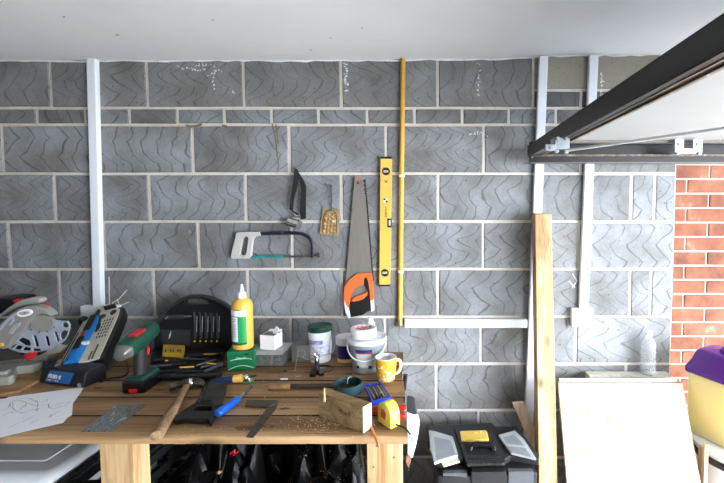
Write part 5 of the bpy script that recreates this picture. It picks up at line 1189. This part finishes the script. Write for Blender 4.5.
tag(pk.build('timber_plank', WOOD('grey_white_timber', (172, 166, 152), (196, 190, 178), (212, 208, 200), 2, knots=False), bevel=.002), 'thick whitewashed plank against the wall carrying the clear bottle', 'plank')
x_ = atY(590, 371, -.105).x
MB_ = None
# clear bottle on the plank
c = V((atY(647.5, 374, -.052).x, -.052, z_+.0006))
t = thing('plastic_bottle', 'clear empty plastic bottle standing on the plank behind the boards', 'bottle', c)
m_pet = M('clear_pet', (246, 248, 250), .08, var=.01, trans=.92, ior=1.16)
pr = [(.001, 0), (.026, 0), (.034, .006), (.034, .03), (.031, .036), (.034, .042), (.033, .07), (.030, .076), (.034, .082), (.034, .11), (.031, .118), (.034, .125), (.034, .142), (.026, .162), (.015, .176), (.013, .180), (.013, .196)]
inn = [(r-.0012, z+.001) for r, z in pr[1:]][::-1]
MB().lathe(pr+inn+[(.001, .001)], c, n=32).build('bottle', m_pet, t)
MB().lathe([(.001, .188), (.0155, .188), (.0155, .203), (.001, .204)], c, n=24).build('cap', M('clear_white_cap', (228, 230, 234), .35), t)
# white drum with tape, sharps bin on it, laths beside
dc = V((1.272, -.245, 0)); rD = .195; zD = .584
t = thing('drum', 'white drum with a black tape band carrying the yellow and purple bin', 'drum', dc)
m_dr = M('drum_white', (226, 226, 226), .4, var=.03, vs=5)
MB().lathe([(.001, .001), (rD-.012, .001), (rD-.006, .01), (rD-.006, zD-.03), (rD-.010, zD-.024), (.001, zD-.024)], dc, n=56).build('barrel', m_dr, t)
MB().lathe([(.001, zD-.020), (rD+.004, zD-.022), (rD+.006, zD-.016), (rD+.006, zD-.004), (rD, zD), (.001, zD)], dc, n=56).build('lid', m_dr, t)
MB().lathe([(rD-.007, zD-.064), (rD-.002, zD-.062), (rD-.001, zD-.046), (rD-.004, zD-.034), (rD-.007, zD-.034), (rD-.007, zD-.064)], dc, n=56).build('tape_band', M('black_tape', (30, 30, 30), .25, var=.3, bump=.8, bs=40), t)
ang = math.atan2(-.89, .45)
aD, bD = V((.45, -.89, 0)).normalized(), V((.89, .45, 0)).normalized()
Ac = V(((690.0-PPX)/FPX*1.868, 1.868-2.025, zD+.0008))
LB, WB = .30, .20
bcn = Ac+aD*(LB*.5)+bD*(WB*.5)
t = thing('clinical_waste_bin', 'yellow plastic bin with a dark purple lid standing on the white drum', 'bin', bcn, math.atan2(aD.y, aD.x))
def rrect(l, w_, r, z, n=6):
    o_ = []
    for cx, cy, a0 in ((l/2-r, w_/2-r, 0), (-l/2+r, w_/2-r, 90), (-l/2+r, -w_/2+r, 180), (l/2-r, -w_/2+r, 270)):
        for i in range(n+1):
            a = math.radians(a0+90*i/n); o_.append((cx+r*math.cos(a), cy+r*math.sin(a), z))
    return o_
m_by = M('bin_yellow', (248, 230, 158), .4, var=.02, vs=5); m_by.node_tree.nodes['Principled BSDF'].inputs['Subsurface Weight'].default_value = .9; m_by.node_tree.nodes['Principled BSDF'].inputs['Subsurface Radius'].default_value = (.25, .22, .12); m_by.node_tree.nodes['Principled BSDF'].inputs['Subsurface Scale'].default_value = .4
m_pu = M('bin_purple', (84, 26, 130), .25, var=.08)
MB().rings([rrect(LB-.022, WB-.022, .024, 0), rrect(LB-.010, WB-.010, .028, .006), rrect(LB, WB, .03, .285)]).build('bin_body', m_by, t, local=True)
MB().rings([rrect(LB+.02, WB+.02, .036, .272), rrect(LB+.022, WB+.022, .038, .290), rrect(LB+.012, WB+.012, .034, .296), rrect(LB-.016, WB-.016, .034, .325), rrect(LB-.040, WB-.040, .034, .362), rrect(LB-.060, WB-.060, .034, .372), rrect(LB-.075, WB-.075, .03, .374)]).build('lid', m_pu, t, local=True)
mb = MB(); mb.rings([rrect(.10, .07, .02, .372), rrect(.10, .07, .02, .388), rrect(.085, .055, .02, .394)]); mb.build('lid_hatch', m_pu, t, local=True)
MB().lathe([(.001, .385), (.026, .385), (.026, .408), (.022, .413), (.001, .413)], (.06, 0, 0), n=24).build('lid_knob', M('bright_purple', (104, 40, 168), .25), t, local=True)
for i, (px, D, zt2, hue) in enumerate(((700.5, 1.742, 446, (190, 152, 112)), (705.0, 1.713, 444, (204, 174, 142)))):
    y = D-2.025; x = atY(px, 466, y).x; zt2 = atY(px, zt2, y).z
    o = MB().box(x-.008, x+.008, y-.008, y+.008, .001, zt2).build('timber_batten', WOOD('batten_%s' % 'ab'[i], tuple(v-36 for v in hue), hue, tuple(min(250, v+18) for v in hue), 2, knots=False), bevel=.001)
    tag(o, ['thin brown batten standing upright between the pale board and the white drum', 'thin pale batten, the right one of two upright battens before the white drum'][i], 'batten')

# ================================================================== under the bench
def rbox(mb, x0, x1, y0, y1, z0, z1, r):
    def rr_(i, z): return [(p[0]+(x0+x1)/2, p[1]+(y0+y1)/2, z) for p in rrect(x1-x0-2*i, y1-y0-2*i, max(r-i*.5, .01), 0)]
    R_ = [rr_(.0, z0), rr_(0, z1-r)]
    for k in range(1, 7):
        a = PI/2*k/6; R_.append(rr_(r*(1-math.cos(a)), z1-r+r*math.sin(a)))
    return mb.rings(R_)
xr = atZ(100.5, 446, .69).x
t = thing('storage_tub', 'large white round-edged tub under the left end of the bench', 'tub', (xr-.40, -.32, 0))
rbox(MB(), xr-.80, xr, -.66, -.13, .001, .655, .05).build('tub_body', m_white, t)
rbox(MB(), xr-.81, xr+.004, -.67, -.12, .650, .700, .045).build('lid', m_white, t)
rbox(MB(), xr-.74, xr-.10, -.58, -.19, .699, .703, .004).build('lid_panel', m_white, t)
t = thing('crate', 'black slatted plastic crate between the white tub and the left bench leg', 'crate', (-1.19, -.36, 0))
x0, x1, y0, y1, z1 = xr+.014, xr+.19, -.66, -.14, .665
for k in range(9):
    z = .04+k*.072
    MB().box(x0, x1, y0, y0+.008, z, z+.034).build('slat', m_black, t); MB().box(x0, x0+.008, y0+.008, y1-.008, z, z+.034).build('slat', m_black, t)
    MB().box(x1-.008, x1, y0+.008, y1-.008, z, z+.034).build('slat', m_black, t); MB().box(x0, x1, y1-.008, y1, z, z+.034).build('slat', m_black, t)
for x, y in ((x0, y0), (x1-.014, y0), (x0, y1-.014), (x1-.014, y1-.014)): MB().box(x+.001, x+.013, y+.001, y+.013, .001, z1).build('corner_post', m_black, t)
mb = MB(); mb.plate([[(x0-.006, y0-.006, z1), (x1+.006, y0-.006, z1), (x1+.006, y1+.006, z1), (x0-.006, y1+.006, z1)], [(x0+.012, y0+.012, z1), (x1-.012, y0+.012, z1), (x1-.012, y1-.012, z1), (x0+.012, y1-.012, z1)]], (0, 0, .014)); mb.build('rim', m_black, t)
MB().box(x0+.008, x1-.008, y0+.008, y1-.008, .02, .03).build('base', m_black, t)
# black sacks, creased, with bits scattered over them
m_sack = M('black_polythene', (7, 7, 8), .36, var=.3, vs=10, bump=.9, bs=22, ior=1.28)
def sack(cx, cy, rx, ry, h, seed, label, tilt):
    r2 = random.Random(seed); n, m = 64, 26; R_ = []
    ph = [r2.uniform(0, 6.28) for _ in range(8)]
    for j in range(m+1):
        v = j/m; t_ = PI*.5*v
        rad = math.cos(t_)**.42 if v < .97 else .06; zz = h*math.sin(t_)**.85
        ring = []
        for i in range(n):
            a = 2*PI*i/n
            ru = math.sin(7*a+ph[0]+3*v)*.035+math.sin(13*a+ph[1]-4*v)*.025+math.sin(23*a+ph[2]+6*v)*.016
            k = 1+ru*(.4+v)
            zf = zz+h*.05*v*(math.sin(9*a*0+18*math.cos(a)*rad+ph[3])+.7*math.sin(14*math.sin(a)*rad+11*math.cos(a)*rad*tilt+ph[4]))
            yy_ = ry*rad*k*math.sin(a); ring.append((cx+rx*rad*k*math.cos(a), cy+yy_, max(.001, zf*(.74+.26*yy_/ry))))
        R_.append(ring)
    mb = MB(); mb.rings(R_)
    for q_ in mb.bm.verts: q_.co.y = min(q_.co.y, -.115)
    return tag(mb.build('rubbish_sack', m_sack, None), label, 'sack', 'black sacks under the bench')
sk_ = [q_ for q_ in [sack(-.845, -.475, .19, .185, .80, 3, 'black plastic sack under the bench, just right of the left leg', .8), sack(-.68, -.205, .33, .075, .76, 5, 'long black plastic sack added at the back to keep the space dark', 1.0), sack(-.445, -.475, .185, .185, .80, 8, 'black plastic sack under the middle of the bench, coated with sawdust flecks', 1.2)] if q_]  # rear sack is added to hide the wall and keep the under-bench space dark
mb = MB(); cols = []
bpy.context.view_layer.update()
frk = rnd
for so_ in sk_[2:]:
    tops = [so_.location+p.co for p in so_.data.vertices if p.co.z > .38]
    for _ in range(900):
        p = rnd.choice(tops)+V((rnd.uniform(-.02, .02), rnd.uniform(-.02, .02), rnd.uniform(-.004, .004))); s_ = rnd.uniform(.0007, .0019)
        mb.mi = rnd.choice([0, 0, 0, 1, 2])
        mb.obox(p, (s_*rnd.uniform(1, 2), s_, s_*.6), Matrix.Rotation(rnd.uniform(0, 3), 3, 'Z') @ Matrix.Rotation(rnd.uniform(-.8, .8), 3, 'X'))
mb.build('sawdust_flecks', [M('fleck_tan', (190, 156, 110), .9), M('fleck_yellow', (206, 180, 60), .8), M('fleck_grey', (150, 150, 156), .8)], sk_[2])['kind'] = 'stuff'

# curled red scrap and a pale leaf-like scrap on the sacks
def on_mesh(os_, px, py):
    best = None; d = ray(px, py).normalized()
    for o in os_:
        for v in o.data.vertices:
            p = o.location+v.co; w_ = p-CAM; t_ = w_.dot(d); e = (w_-d*t_).length
            s_ = e*6+t_
            if best is None or s_ < best[0]: best = (s_, p)
    return best[1]
p = on_mesh(sk_, 233, 456)+V((0, -.004, .008)); mb = MB()
mb.tube(spline([p+V((-.018, 0, -.006)), p+V((-.006, 0, .004)), p+V((.004, -.004, 0)), p+V((.016, 0, .006))], 4), .0035, 6); mb.tube(spline([p+V((0, 0, .012)), p+V((.001, -.004, .002)), p+V((-.004, 0, -.010))], 4), .003, 6)
tag(mb.build('plastic_scrap', m_red), 'small curled red plastic scrap lying on the black sacks under the bench', 'scrap')
p = on_mesh(sk_, 221, 473)+V((0, -.004, .006))
tag(MB().plate([[p+V((-.014, 0, -.003)), p+V((0, -.002, -.006)), p+V((.014, 0, .003)), p+V((.002, 0, .007))]], (0, .003, .002)).build('wood_chip', M('tan_chip', (184, 146, 106), .8)), 'tan wood chip lying on the black sacks below the red scrap', 'wood chip')
